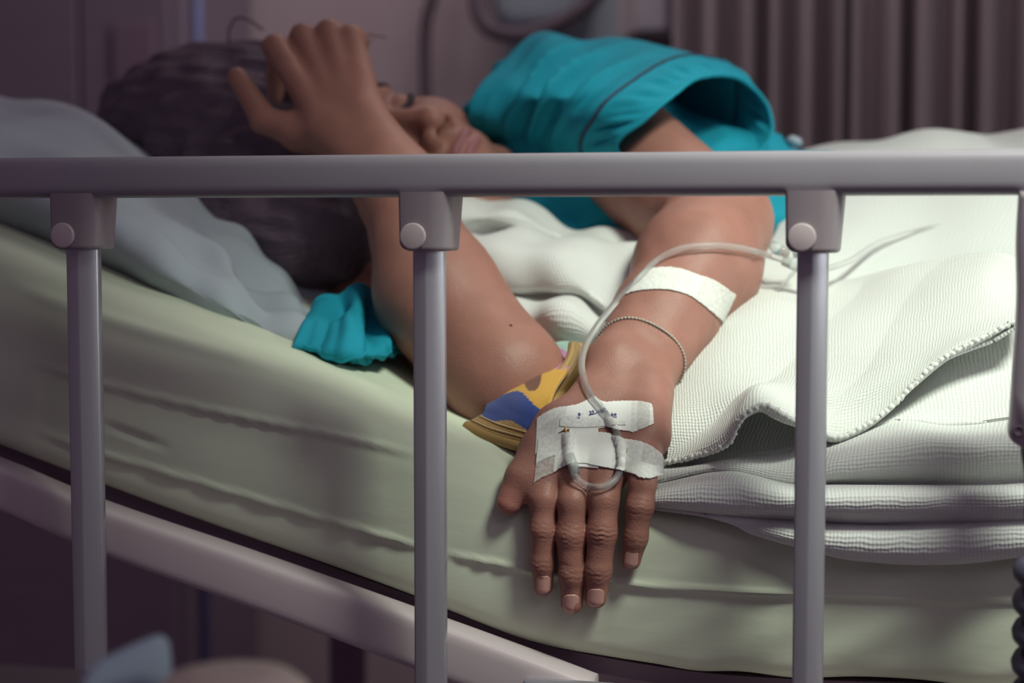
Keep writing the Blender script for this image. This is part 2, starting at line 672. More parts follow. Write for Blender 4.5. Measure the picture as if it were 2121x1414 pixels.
# ------------------------------------------------------------------ the room
def slab(name, lo, hi, m):
    V, F = box_geo(lo, hi)
    o = mk(name, V, F, m, smooth=False)
    o['kind'] = 'structure'
    return o


slab('floor', (-4.0, -2.6, -0.05), (3.2, 2.2, 0.0), M['floor'])
slab('wall_back', (-4.0, 1.75, 0.0), (3.2, 1.85, 2.7), M['wall'])
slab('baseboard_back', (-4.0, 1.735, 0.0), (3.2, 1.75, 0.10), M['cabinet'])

# service panel on the wall behind the shoulder
p0, p1 = P(1045, 0, 1.73), P(1292, 0, 1.73)
root = empty('wall_service_panel', ((p0[0] + p1[0]) / 2, 1.75, 0.3), 'tall pale blue grey service panel on the wall behind the shoulder', 'panel')
box('panel_board', (p0[0], 1.725, 0.3), (p1[0], 1.75, 2.0), M['pale_blue'], root, 0.006)
box('panel_edge', (p1[0] - 0.012, 1.715, 0.3), (p1[0] + 0.006, 1.727, 2.0), M['pale_box'], root, 0.002)

# hanging basket with a black hose looped round its bottom
c0, c1 = P(1005, 30, 1.60), P(1215, 30, 1.60)
zb = P(1060, 62, 1.6)[2]
root = empty('wall_basket', ((c0[0] + c1[0]) / 2, 1.62, zb), 'blurred grey wall basket with a dark rounded rim above the shoulder', 'basket')
secs = []
for z, s in ((zb, 0.62), (zb + 0.01, 0.80), (zb + 0.03, 0.92), (zb + 0.07, 0.98), (zb + 0.22, 1.0), (zb + 0.225, 0.97)):
    a = np.linspace(0, 2 * np.pi, 40, endpoint=False)
    x = np.sign(np.cos(a)) * np.abs(np.cos(a)) ** 0.45
    y = np.sign(np.sin(a)) * np.abs(np.sin(a)) ** 0.45
    secs.append(np.stack([(c0[0] + c1[0]) / 2 + x * s * (c1[0] - c0[0]) / 2, 1.655 + y * s * 0.055, np.full(40, z)], 1))
sections('basket_body', secs, M['pale_blue'], root)
for k in range(9):
    xx = c0[0] + (c1[0] - c0[0]) * (k + 0.5) / 9
    tube('basket_wire', np.array([(xx, 1.597, zb + 0.03), (xx, 1.594, zb + 0.2)]), 0.0016, M['pale_box'], root, 6)
path = catmull(PL([(990, -160, 1.59), (988, -40, 1.58), (990, 20, 1.57), (1012, 58, 1.565), (1060, 72, 1.56), (1120, 64, 1.565), (1180, 36, 1.57), (1235, -10, 1.58), (1270, -90, 1.59)]), 60)
h = tube('monitor_hose', path, 0.0125, M['hose'], None, 12)
tag(h, 'thick black hose sagging in a loop under the grey wall basket', 'hose')
path = catmull(PL([(915, -160, 1.66), (899, -20, 1.66), (884, 40, 1.66), (880, 100, 1.66), (881, 180, 1.66), (884, 260, 1.66), (870, 420, 1.66)]), 50)
h = tube('hanging_cable', path, 0.0095, M['hose'], None, 10)
tag(h, 'dark cable hanging straight down the wall beside the face', 'cable')

c0, c1 = P(1312, 30, 1.66), P(1380, 30, 1.66)
zb = P(1340, 66, 1.66)[2]
root = empty('wall_dispenser', ((c0[0] + c1[0]) / 2, 1.70, zb - 0.03), 'small pale dispenser box on the wall left of the curtain', 'dispenser')
box('dispenser_body', (c0[0], 1.66, zb), (c1[0], 1.745, zb + 0.2), M['pale_box'], root, 0.006)
box('dispenser_shadow_strip', (c0[0] - 0.012, 1.665, zb - 0.014), (c1[0] + 0.002, 1.745, zb), M['hose'], root, 0.004)  # dark strip stands in for the shadow under the box
box('dispenser_side', (c0[0] - 0.022, 1.70, zb), (c0[0], 1.745, zb + 0.2), M['wall'], root, 0.003)
q0, q1 = P(1306, 84, 1.69), P(1332, 104, 1.69)
box('dispenser_spout', (q0[0], 1.685, q1[2]), (q1[0], 1.735, zb - 0.012), M['pale_box'], root, 0.004)

# curtain: gathered pleats
ridge = [1395, 1465, 1545, 1600, 1668, 1738, 1765, 1852, 1905, 1985, 2040, 2130, 2200, 2280, 2350]
knots = []
for i, r in enumerate(ridge[:-1]):
    nx = ridge[i + 1]
    knots.append((r, 1.40 + 0.012 * math.sin(i * 2.3)))
    knots.append(((r + nx) / 2 + 4 * math.sin(i * 1.7), 1.465 + 0.014 * math.sin(i * 3.1)))
base = PL([(a, 200, y) for a, y in knots])
line = catmull(base, 420)
rows = []
for z in np.linspace(0.12, 2.3, 24):
    q = line.copy()
    sw = 0.75 + 0.25 * math.cos((z - 1.2) * 1.3)
    q[:, 1] = 1.43 + (q[:, 1] - 1.43) * sw
    q[:, 2] = z
    rows.append(q)
G = np.array(rows)
root = empty('bed_curtain', (float(line[:, 0].mean()), 1.43, 0.12), 'brown pleated bed curtain hanging behind the bed at right', 'curtain')
o = mk('curtain_cloth', G.reshape(-1, 3), grid_faces(420, 24), M['curtain'], root)
md = o.modifiers.new('thickness', 'SOLIDIFY')
md.thickness = 0.002
tube('curtain_rail', np.array([(line[0, 0] - 0.1, 1.43, 2.32), (line[-1, 0] + 0.3, 1.43, 2.32)]), 0.012, M['pale_box'], root)

# dark locker at the left with a recessed door, and a pole beside it, its blue light put into the colour
a0, a1 = P(-260, 100, 1.45), P(372, 100, 1.45)
root = empty('bedside_locker', ((a0[0] + a1[0]) / 2, 1.58, 0.0), 'dark tall locker in the shade behind the pillow', 'locker')
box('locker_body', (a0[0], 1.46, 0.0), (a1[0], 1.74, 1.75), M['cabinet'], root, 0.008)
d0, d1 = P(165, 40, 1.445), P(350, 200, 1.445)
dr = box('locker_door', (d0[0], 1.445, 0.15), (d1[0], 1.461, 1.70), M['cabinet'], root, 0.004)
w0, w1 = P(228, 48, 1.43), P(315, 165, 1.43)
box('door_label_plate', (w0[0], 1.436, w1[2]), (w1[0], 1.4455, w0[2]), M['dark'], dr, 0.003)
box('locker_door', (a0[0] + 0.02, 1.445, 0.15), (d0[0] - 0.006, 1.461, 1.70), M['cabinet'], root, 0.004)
e = P(410, 60, 1.5)
root = empty('drip_stand', (e[0], 1.5, 0.0), 'slim blue grey drip stand pole beside the dark locker', 'drip stand')
tube('pole', np.array([(e[0], 1.5, 0.06), (e[0], 1.5, 1.95)]), 0.0072, M['blue_metal'], root, 16)
for k in range(5):
    a = k * 2 * math.pi / 5 + 0.3
    tube('foot', np.array([(e[0], 1.5, 0.07), (e[0] + 0.16 * math.cos(a), 1.5 + 0.16 * math.sin(a), 0.022)]), 0.011, M['dark'], root, 8)

# ------------------------------------------------------------------ bed: frame, mattress, rail
def xz_curve(lst, n=400):
    q = PL(lst)
    c = catmull(q, n)
    return c[:, 0], c[:, 2]


XT, ZT = xz_curve([(-330, 355, .10), (-150, 428, .10), (0, 489, .10), (200, 570, .10), (377, 634, .10), (566, 709, .10), (700, 767, .10), (850, 843, .10), (975, 890, .10), (1100, 935, .10), (1250, 978, .10), (1450, 1002, .10), (1800, 1010, .10), (2200, 1012, .10), (3400, 1015, .10)])
XB, ZB = xz_curve([(-330, 820, .06), (-150, 880, .06), (0, 930, .06), (205, 1009, .06), (520, 1125, .06), (855, 1247, .06), (920, 1274, .06), (1075, 1333, .06), (1220, 1366, .06), (1400, 1396, .06), (1550, 1411, .06), (1750, 1420, .06), (2121, 1430, .06), (3400, 1450, .06)])


def mat_top(x):
    return np.interp(x, XT, ZT)


def mat_bot(x):
    return np.interp(x, XB, ZB)


near_sec = [(.12, 0), (.09, 0.0), (.072, .015), (.063, .06), (.059, .16), (.057, .35), (.0575, .58), (.061, .76), (.070, .89), (.088, .97), (.125, 1.0), (.2, 1.005)]
far_sec = [(.3, 1.01), (.5, 1.01), (.75, 1.01), (.92, 1.0), (.965, .9), (.975, .5), (.965, .1), (.93, 0), (.7, 0), (.4, 0), (.2, 0)]
ns = even(catmull(np.array(near_sec) * [1, .12], 400), 120) / [1, .12]
sec = np.vstack([ns, catmull(np.array(far_sec), 40)])
X = np.linspace(-0.62, 1.0, 520)
zt, zb_ = mat_top(X), mat_bot(X)
G = np.empty((len(X), len(sec), 3))
G[..., 0] = X[:, None]
G[..., 1] = sec[None, :, 0]
G[..., 2] = zb_[:, None] + sec[None, :, 1] * (zt - zb_)[:, None]
N = -grid_normals(G)
if (N[260, 50] @ np.array([0, -1, 0])) < 0:
    N = -N
disp = np.zeros(G.shape[:2])
nearw = np.clip((0.13 - G[..., 1]) / 0.03, 0, 1)


def crease(lst, amp, w, step=0.0, x_in=0.03):
    q = PL([(a, b2, .058) for a, b2 in lst])
    c = catmull(q, 200)
    x0, x1 = c[0, 0], c[-1, 0]
    zr = np.interp(X, c[:, 0], c[:, 2])[:, None]
    fade = np.clip((X - x0) / x_in, 0, 1) * np.clip((x1 - X) / x_in, 0, 1)
    dz = G[..., 2] - zr
    e = amp * np.exp(-(dz / w) ** 2) + step * np.clip(-dz / 0.004, 0, 1) * np.exp(-np.maximum(-dz, 0) / 0.02)
    return e * fade[:, None] * nearw


disp += crease([(60, 745), (205, 792), (420, 845), (700, 905), (870, 948)], 0.0026, .0018, -0.0016)
disp += crease([(60, 885), (205, 937), (520, 1030), (700, 1082), (860, 1128), (900, 1142)], 0.0028, .0017, -0.0014)
disp += crease([(900, 1140), (1060, 1172), (1300, 1208), (1570, 1226), (1900, 1238), (2250, 1245)], 0.0026, .0017, -0.0014)
disp += crease([(190, 868), (240, 886), (300, 908), (360, 930)], -0.0032, .0022, 0, .02)
disp += crease([(140, 640), (300, 690), (520, 752), (700, 815), (850, 870)], 0.0014, .004, 0.0005)
disp += crease([(0, 590), (200, 660), (400, 720), (560, 770)], 0.0018, .004, 0.0006)
disp += crease([(930, 920), (1000, 935), (1090, 962)], 0.0022, .0018, 0)
disp += crease([(940, 950), (1010, 965), (1080, 985)], 0.0008, .0018, 0)
tilt = np.stack([G[..., 0] * 1.3, G[..., 1] * 6, (G[..., 2] + G[..., 0] * 0.30) * 24], -1)
left = np.clip((0.05 - G[..., 0]) / 0.25, 0, 1)
disp += vnoise(tilt.reshape(-1, 3), 5).reshape(disp.shape) * 0.0019 * left * nearw
diag = np.stack([(G[..., 0] * 0.55 - G[..., 2]) * 26, G[..., 1] * 4, (G[..., 0] + G[..., 2] * 0.55) * 3], -1)
right = np.clip((G[..., 0] - 0.03) / 0.08, 0, 1)
disp += vnoise(diag.reshape(-1, 3), 9).reshape(disp.shape) * 0.0018 * right * nearw
disp += vnoise(G.reshape(-1, 3) * 5, 3).reshape(disp.shape) * 0.0015
G = G + N * disp[..., None]
k = len(sec)
F = [tuple(q) for q in grid_faces(k, len(X), True)] + [tuple(range(k))[::-1], tuple(range((len(X) - 1) * k, len(X) * k))]
mattress = mk('mattress', G.reshape(-1, 3), F, M['sheet'])
tag(mattress, 'raised hospital mattress under a taut pale green sheet', 'mattress')

# bed frame
root = empty('bedstead', (0.2, 0.5, 0.0), 'pinkish white tubular bed frame under the green mattress', 'bed frame')


def beam(name, lst, hgt, y0, y1, m, bevel=0.008):
    c = catmull(PL(lst), 60)
    secs = []
    hh = np.interp(np.linspace(0, 1, 60), np.linspace(0, 1, len(hgt)), hgt)
    for q, h2 in zip(c, hh):
        a = np.linspace(0, 2 * np.pi, 24, endpoint=False) + 0.13
        x = np.sign(np.cos(a)) * np.abs(np.cos(a)) ** 0.35
        y = np.sign(np.sin(a)) * np.abs(np.sin(a)) ** 0.35
        secs.append(np.stack([np.full(24, q[0]), (y0 + y1) / 2 + x * (y1 - y0) / 2, q[2] - h2 / 2 + y * h2 / 2], 1))
    return sections(name, secs, m, root)


beam('backrest_beam', [(-330, 835, .045), (-150, 905, .045), (0, 957, .045), (205, 1041, .045), (520, 1148, .045), (855, 1266, .045), (1000, 1318, .045), (1120, 1362, .045), (1230, 1404, .045)],
     [.030, .030, .032, .034, .036, .036, .036], .034, .062, M['beam'])
zs = P(1300, 1425, .05)[2]
box('seat_beam', (0.03, 0.036, zs - 0.045), (1.0, 0.064, zs), M['beam'], root, 0.006)
box('far_beam', (-0.5, 0.95, zs - 0.045), (1.0, 0.98, zs), M['beam'], root, 0.006)
Xp = np.linspace(-0.62, 1.0, 80)
zb2 = mat_bot(Xp)
V = np.vstack([np.stack([Xp, np.full(80, y), zb2 - dz], 1) for y, dz in ((.075, .001), (.96, .001), (.96, .012), (.075, .012))])
F = []
for a in range(4):
    b2 = (a + 1) % 4
    for i in range(79):
        F.append((a * 80 + i, a * 80 + i + 1, b2 * 80 + i + 1, b2 * 80 + i))
F += [(0, 80, 160, 240), (319, 239, 159, 79)]
mk('platform', V, F, M['dark'], root, smooth=False)
for x in (-0.45, 0.9):
    for y in (.05, .965):
        box('leg', (x - .02, y - .015, 0.06), (x + .02, y + .015, zs - 0.02), M['dark'], root, 0.004)
# bright plate added to stand for a small glint under the bend
q = P(1180, 1420, .03)
box('glint_plate', (q[0] - .03, .026, q[2] - .03), (q[0] + .03, .036, q[2] + 0.003), M['rail_alu'], root, 0.003)

# side rail
root = empty('bed_side_rail', (0.0, 0.0, 0.52), 'grey painted metal bed side rail in front of the patient', 'bed rail')
BT, BB = P(1060, 316, -.013)[2], P(1060, 407, -.013)[2]
BH = BT - BB
secs = []
for x in np.linspace(-0.70, 0.60, 40):
    a = np.linspace(0, 2 * np.pi, 40, endpoint=False)
    cy = np.sign(np.cos(a)) * np.abs(np.cos(a)) ** 0.5
    cz = np.sign(np.sin(a)) * np.abs(np.sin(a)) ** 0.5
    secs.append(np.stack([np.full(40, x), cy * 0.0145, (BT + BB) / 2 + cz * BH / 2], 1))
sections('top_bar', secs, M['rail'], root)


def post_section(z, s=1.0):
    q = np.array([(-8.6, -6.5), (-8.2, -7.6), (-7.2, -8), (-1, -8), (-0.2, -7.9), (0.5, -7.4), (4.2, -3.0), (7.9, 1.2), (8.5, 2.4), (8.7, 4), (8.6, 7), (7.4, 8), (-7.6, 8), (-8.6, 7)]) * 0.001 * s
    return np.stack([q[:, 0], q[:, 1], np.full(len(q), z)], 1)


post_px = [169.5, 887.0, 1683.0]
for i, px in enumerate(post_px):
    x0 = P(px, 560, -.003)[0]
    off = np.array([x0, 0, 0])
    zlow = 0.52
    zz = np.linspace(zlow, BB - 0.010, 12)
    o = sections('post', [post_section(z) + off for z in zz], M['rail_alu'], root)
    md = o.modifiers.new('edge', 'EDGE_SPLIT')
    md.split_angle = math.radians(50)
    # bracket with round boss and flat button
    hb = 0.0326
    secs = []
    bz = BB - 0.0236
    for t in np.linspace(0, 1, 26):
        z = BB + 0.003 - t * (hb + 0.003)
        xr = 0.0178 - 0.003 * t
        xl = -0.0151 + 0.0006 * t
        dz = z - bz
        if dz < 0:
            xl = max(xl, -0.0052 - math.sqrt(max(0.0103 ** 2 - dz * dz, 0)))
        top_in = 0.004 * max(0, 1 - t * 8) ** 2
        sh = 0.0012 if t > 0.97 else 0.0
        yf, yb = -0.0165 + sh, 0.013
        pts = [(xl + sh, yb), (xl + sh, yf + 0.002), (xl + 0.0006 + sh, yf + 0.0006), (xl + 0.002 + sh, yf)]
        for a in np.linspace(0, math.pi / 2, 9):
            pts.append((xr - 0.013 + 0.013 * math.sin(a) - sh - top_in * 0, yf + 0.016 - 0.016 * math.cos(a)))
        pts.append((xr - sh, yb))
        secs.append(np.array([(x0 + a, b2, z) for a, b2 in pts]))
    br = sections('bracket', secs, M['bracket'], root)
    md = br.modifiers.new('edge', 'EDGE_SPLIT')
    md.split_angle = math.radians(60)
    secs = []
    for yy, r in ((-0.0155, .0080), (-0.0182, .0080), (-0.0188, .0077), (-0.0190, .0071)):
        a = np.linspace(0, 2 * np.pi, 40, endpoint=False)
        secs.append(np.stack([x0 - .0052 + r * np.cos(a), np.full(40, yy), bz + r * np.sin(a)], 1))
    sections('button', secs, M['button'], br)
box('lower_bar', (-0.70, -0.012, 0.52), (0.60, 0.016, 0.548), M['rail'], root, 0.006)

# ------------------------------------------------------------------ the patient: skeleton
def cw(v):
    """vector given as (right, up, towards the viewer of the bed) to world axes"""
    return v[0] * RGT + v[1] * UPV - v[2] * FWD


def nrm(v):
    v = np.asarray(v, float)
    return v / np.linalg.norm(v)


# head frame: L = her left, U = crown, F = face forward
phi, tau = math.radians(38), math.radians(8)
U0, L0, Z0 = nrm([-.90, .45, 0]), nrm([.45, .90, 0]), np.array([0, 0, 1.0])
F0 = math.sin(phi) * L0 + math.cos(phi) * Z0
HL = math.cos(phi) * L0 - math.sin(phi) * Z0
HU = U0 * math.cos(tau) - F0 * math.sin(tau)
HF = F0 * math.cos(tau) + U0 * math.sin(tau)
HL, HU, HF = cw(HL), cw(HU), cw(HF)
HEAD = P(784, 236, .36) - .005 * HU - .090 * HF
HAX = np.array([HL, HU, HF])


def H(l, u, f):
    return HEAD + l * HL + u * HU + f * HF


SL, EL, M1, M2 = P(1200, 222, .50), P(1488, 462, .305), P(1446, 548, .26), P(1374, 662, .205)
WL = P(1306, 770, .145)
SR, ER, N1, N2, WR = P(775, 620, .38), P(1046, 786, .165), P(906, 610, .20), P(828, 395, .25), P(728, 264, .275)
vd = nrm(WL - CAM)
wl = nrm(np.cross(WL - M2, vd))
if wl @ RGT < 0:
    wl = -wl

torso = [
    ('+', 0, Ell(P(1215, 440, .54), (.095, .095, .118))),
    ('+', .05, Ell(P(1390, 530, .54), (.14, .10, .092))),
    ('+', .05, Cone(P(1500, 590, .54), P(1720, 650, .54), .112, .118)),
    ('+', .05, Cone(P(1800, 660, .55), P(2150, 660, .55), .122, .115)),
    ('+', .04, Cone(P(2150, 660, .55), P(2900, 680, .45), .085, .06)),
    ('+', .03, Cone(P(1120, 290, .52), SL, .050, .046)),
    ('+', .03, Cone(P(860, 600, .44), SR, .06, .05)),
    ('+', .03, Cone(H(0, -.045, -.035), P(1010, 400, .50), .050, .056)),
]
head = [
    ('+', 0, Ell(H(0, .035, -.008), (.074, .088, .094), HAX)),
    ('+', .03, Ell(H(0, -.035, .030), (.060, .072, .062), HAX)),
    ('+', .02, Cone(H(-.022, -.098, .055), H(.022, -.098, .055), .020, .020)),
    ('+', .015, Cone(H(0, -.105, .066), H(0, -.103, .066), .0165, .0165)),
    ('+', .02, Ell(H(.040, -.034, .058), (.025, .028, .024), HAX)),
    ('+', .02, Ell(H(-.040, -.034, .058), (.025, .028, .024), HAX)),
    ('+', .012, Cone(H(.010, .020, .084), H(.044, .019, .066), .0095, .0095)),
    ('+', .012, Cone(H(-.010, .020, .084), H(-.044, .019, .066), .0095, .0095)),
    ('-', .014, Ell(H(.033, -.002, .092), (.017, .011, .012), HAX)),
    ('-', .014, Ell(H(-.033, -.002, .092), (.017, .011, .012), HAX)),
    ('+', .003, Ell(H(.032, -.002, .0685), (.0165, .0125, .0145), HAX)),
    ('+', .003, Ell(H(-.032, -.002, .0685), (.0165, .0125, .0145), HAX)),
    ('-', .002, Cone(H(.018, -.006, .0815), H(.032, -.0092, .0855), .0009, .0009)),
    ('-', .002, Cone(H(.032, -.0092, .0855), H(.047, -.005, .0775), .0009, .0009)),
    ('+', .012, Cone(H(0, .006, .0845), H(0, -.038, .106), .0065, .0095)),
    ('+', .005, Cone(H(0, -.041, .1065), H(0, -.043, .107), .0098, .0098)),
    ('+', .005, Ell(H(.0135, -.047, .0965), (.0072, .0085, .0105), HAX)),
    ('+', .005, Ell(H(-.0135, -.047, .0965), (.0072, .0085, .0105), HAX)),
    ('-', .003, Cone(H(.0075, -.052, .1025), H(.0085, -.046, .098), .0036, .003)),
    ('-', .003, Cone(H(-.0075, -.052, .1025), H(-.0085, -.046, .098), .0036, .003)),
    ('+', .012, Ell(H(0, -.072, .078), (.030, .024, .018), HAX)),
    ('+', .004, Ell(H(.006, -.0690, .0935), (.012, .0042, .0052), HAX)),
    ('+', .004, Ell(H(-.006, -.0690, .0935), (.012, .0042, .0052), HAX)),
    ('+', .004, Ell(H(0, -.0785, .0922), (.0145, .0048, .0055), HAX)),
    ('-', .003, Cone(H(-.023, -.0745, .0905), H(0, -.0738, .1010), .0010, .0013)),
    ('-', .003, Cone(H(.023, -.0745, .0905), H(0, -.0738, .1010), .0010, .0013)),
    ('+', .004, Ell(H(.077, -.006, -.006), (.008, .031, .017), HAX)),
    ('+', .004, Ell(H(-.077, -.006, -.006), (.008, .031, .017), HAX)),
]
wcm, wdm = .0285, .0195
left_arm = [
    ('+', 0, Cone(SL, EL, .046, .038)),
    ('+', .03, Cone(P(1270, 320, .47), P(1430, 462, .35), .042, .034)),
    ('+', .02, Cone(EL, M1, .0365, .0435)),
    ('+', .008, Cone(P(1536, 452, .32), P(1548, 470, .31), .016, .012)),
    ('+', .02, Cone(M1, M2, .0435, .0345)),
    ('+', .012, Cone(M2 - wl * .006, WL - wl * .0115, .031, .0182)),
    ('+', .012, Cone(M2 + wl * .006, WL + wl * .0115, .031, .0182)),
    ('+', .006, Cone(WL + wl * .013 - vd * .010, WL + wl * .0135 - vd * .0105, .0085, .0085)),
]
FING = {
    'index': ([(1137, 968, .066), (1128, 1035, .0510), (1125, 1098, .0478), (1124, 1165, .0480), (1125, 1214, .0495)], (.0118, .0085, .0081, .0074, .0062)),
    'middle': ([(1194, 978, .064), (1187, 1040, .0500), (1183, 1108, .0468), (1185, 1188, .0472), (1184, 1249, .0488)], (.0122, .0094, .0092, .0082, .0070)),
    'ring': ([(1258, 975, .064), (1250, 1035, .0500), (1247, 1102, .0468), (1239, 1182, .0472), (1234, 1237, .0486)], (.0120, .0094, .0092, .0082, .0070)),
    'pinky': ([(1333, 950, .068), (1331, 1000, .0540), (1326, 1050, .0495), (1317, 1112, .0490), (1308, 1160, .0500)], (.0108, .0085, .0082, .0072, .0062)),
}
mcp_base = {'index': -.0145, 'middle': -.005, 'ring': .0045, 'pinky': .0125}
for kf, off in mcp_base.items():
    pts, rr = FING[kf]
    left_arm.append(('+', .012, Cone(WL + wl * off - vd * 0.001, P(*pts[0]), .0148, rr[0])))
left_arm += [
    ('+', .012, Cone(P(1352, 812, .128), P(1351, 905, .090), .0120, .0110)),
    ('+', .014, Cone(P(1252, 838, .122), P(1150, 902, .090), .0150, .0140)),
    ('+', .012, Cone(P(1160, 880, .094), P(1190, 940, .080), .0140, .0120)),
]
FP = {k2: (PL(v[0]), v[1]) for k2, v in FING.items()}
THUMB = PL([(1160, 900, .088), (1112, 930, .073), (1080, 988, .059), (1054, 1040, .0535)])
fingers = []
for kf, (pts, rr) in FP.items():
    ch = [('+', .004, Cone(pts[i], pts[i + 1], rr[i], rr[i + 1])) for i in range(4)]
    fingers.append(('+', .0004, ch))
thumb = [('+', .004, Cone(THUMB[0], THUMB[1], .0135, .0112)), ('+', .004, Cone(THUMB[1], THUMB[2], .0106, .0102)), ('+', .004, Cone(THUMB[2], THUMB[3], .0100, .0082))]
left = [('+', 0, left_arm), ('+', .006, fingers), ('+', .012, thumb)]

vr = nrm(WR - CAM)
wr_ = nrm(np.cross(WR - N2, vr))
if wr_ @ RGT < 0:
    wr_ = -wr_
right_arm = [
    ('+', 0, Cone(SR, ER, .046, .040)),
    ('+', .012, Cone(ER, N1, .0425, .0430)),
    ('+', .02, Cone(N1, N2, .0430, .0300)),
    ('+', .015, Cone(N2 - wr_ * .006, WR - wr_ * .012, .026, .0185)),
    ('+', .015, Cone(N2 + wr_ * .006, WR + wr_ * .012, .026, .0185)),
]
RK = {'index': (570, 98, .300), 'middle': (628, 76, .312), 'ring': (682, 66, .316), 'pinky': (728, 78, .318)}
rfing = []
for i, (kf, k3) in enumerate(RK.items()):
    kp = P(*k3)
    right_arm.append(('+', .006, Cone(WR + wr_ * (-.015 + .010 * i), kp, .0145, .0100)))
    # proximal phalanx goes over the forehead, the rest curls down behind it
    d1 = cw(nrm([-.10 + .05 * i, .10, -1.0]))
    q1 = kp + d1 * .036
    q2 = q1 + cw(nrm([-.10, -.75, -.55])) * .022
    q3 = q2 + cw(nrm([-.05, -.95, -.25])) * .018
    rfing.append(('+', .0035, [('+', 0, Cone(kp, q1, .0098, .0088)), ('+', .004, Cone(q1, q2, .0086, .0078)), ('+', .004, Cone(q2, q3, .0078, .0066))]))
right_arm.append(('+', .012, Cone(WR - wr_ * .012, P(622, 275, .285), .0165, .0140)))
rthumb = [('+', .004, Cone(P(622, 275, .285), P(548, 250, .285), .0135, .0110)), ('+', .004, Cone(P(548, 250, .285), P(492, 160, .292), .0108, .0082))]
right = [('+', 0, right_arm), ('+', .005, rfing), ('+', .010, rthumb)]
rest = [('+', 0, torso), ('+', .02, head), ('+', .008, right)]
body = [('+', 0, rest), ('+', .03, left)]

axis_l = nrm(EL - SL)
CUT = 0.085


def left_side(p):
    return field(left, p) <= field(rest, p)


def keep_fine(p):
    return left_side(p) & ((p - SL) @ axis_l > CUT)


def keep_coarse(p):
    return ~(left_side(p) & ((p - SL) @ axis_l > CUT + 0.05))


joints = []
for kf, (pts, rr) in FP.items():
    for ji, dep, gaps in ((2, .00042, (-.0042, -.0015, .0015, .0042)), (3, .00045, (-.0016, .0012))):
        ax = nrm(pts[ji + 1] - pts[ji - 1])
        joints.append((pts[ji], ax, rr[ji], dep, gaps))
ax = nrm(THUMB[3] - THUMB[1])
joints.append((THUMB[2], ax, .0102, .00012, (-.002, .001)))


def skin_relief(p):
    out = vnoise(p * 55, 4) * 0.00022
    for c, ax, r, dep, gaps in joints:
        q = p - c
        m2 = (np.abs(q) < .022).all(1)
        if not m2.any():
            continue
        q = q[m2]
        s = q @ ax
        dors = np.clip((q @ -vd) / r, 0, 1)
        wob = .0005 * np.sin(q[:, 0] * 900)
        e = np.zeros(len(q))
        for g in gaps:
            e += np.exp(-((s - g + wob) / .0008) ** 2) * dep
        e -= np.exp(-(s / .006) ** 2) * .00025
        out[m2] += e * dors
    return out


v1, f1 = surface_net(body, 0.00095, keep_fine, skin_relief, pad=.012)
v2, f2 = surface_net(body, 0.0022, keep_coarse, lambda p: vnoise(p * 40, 4) * 0.0003)
V = np.vstack([v1, v2])
F = np.vstack([f1, f2 + len(v1)])
tint = np.tile(np.array([.340, .158, .122]), (len(V), 1))


def blend(mask, c):
    global tint
    tint = tint * (1 - mask[:, None]) + np.array(c) * mask[:, None]


def near_pt(c, r):
    return np.exp(-(((V - c) ** 2).sum(1)) / (r * r))


allf = np.zeros(len(V))
for kf, (pts, rr) in FP.items():
    allf = np.maximum(allf, np.exp(-np.maximum(Cone(pts[1], pts[4], .012, .012).d(V), 0) / .006) * 0.55)
blend(allf, (.30, .135, .104))
for kf, (pts, rr) in FP.items():
    blend(near_pt(pts[2], .009) * .5, (.30, .125, .10))
    blend(near_pt(pts[3], .006) * .35, (.30, .125, .10))
    blend(near_pt(pts[4], .007) * .5, (.50, .20, .16))
blend(near_pt(THUMB[3], .012) * .6, (.52, .20, .16))
blend(near_pt(P(1310, 800, .12), .02) * .35, (.30, .16, .13))
for c in (H(.008, -.069, .099), H(-.008, -.069, .099), H(0, -.080, .098)):
    q = (V - c) @ HAX.T / np.array([.013, .0048, .009])
    blend(np.clip(1.6 - (q ** 2).sum(1), 0, 1), (.30, .115, .125))
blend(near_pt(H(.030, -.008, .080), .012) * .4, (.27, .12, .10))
person = mk('person', V, F, M['skin'], col=tint)
tag(person, 'person lying on the bed with a hand over the forehead, in a teal gown', 'person')

# mole on the right forearm, nails
d = np.array([ray(1058, 674), ray(1024, 770)])
pt, hit = march(right, CAM, d)
for q in pt[:1]:
    V_, F_ = tube_geo(np.array([q - vd * .0004, q + vd * .001]), .0011, 8)
    mk('mole', V_, F_, M['mole'], person)


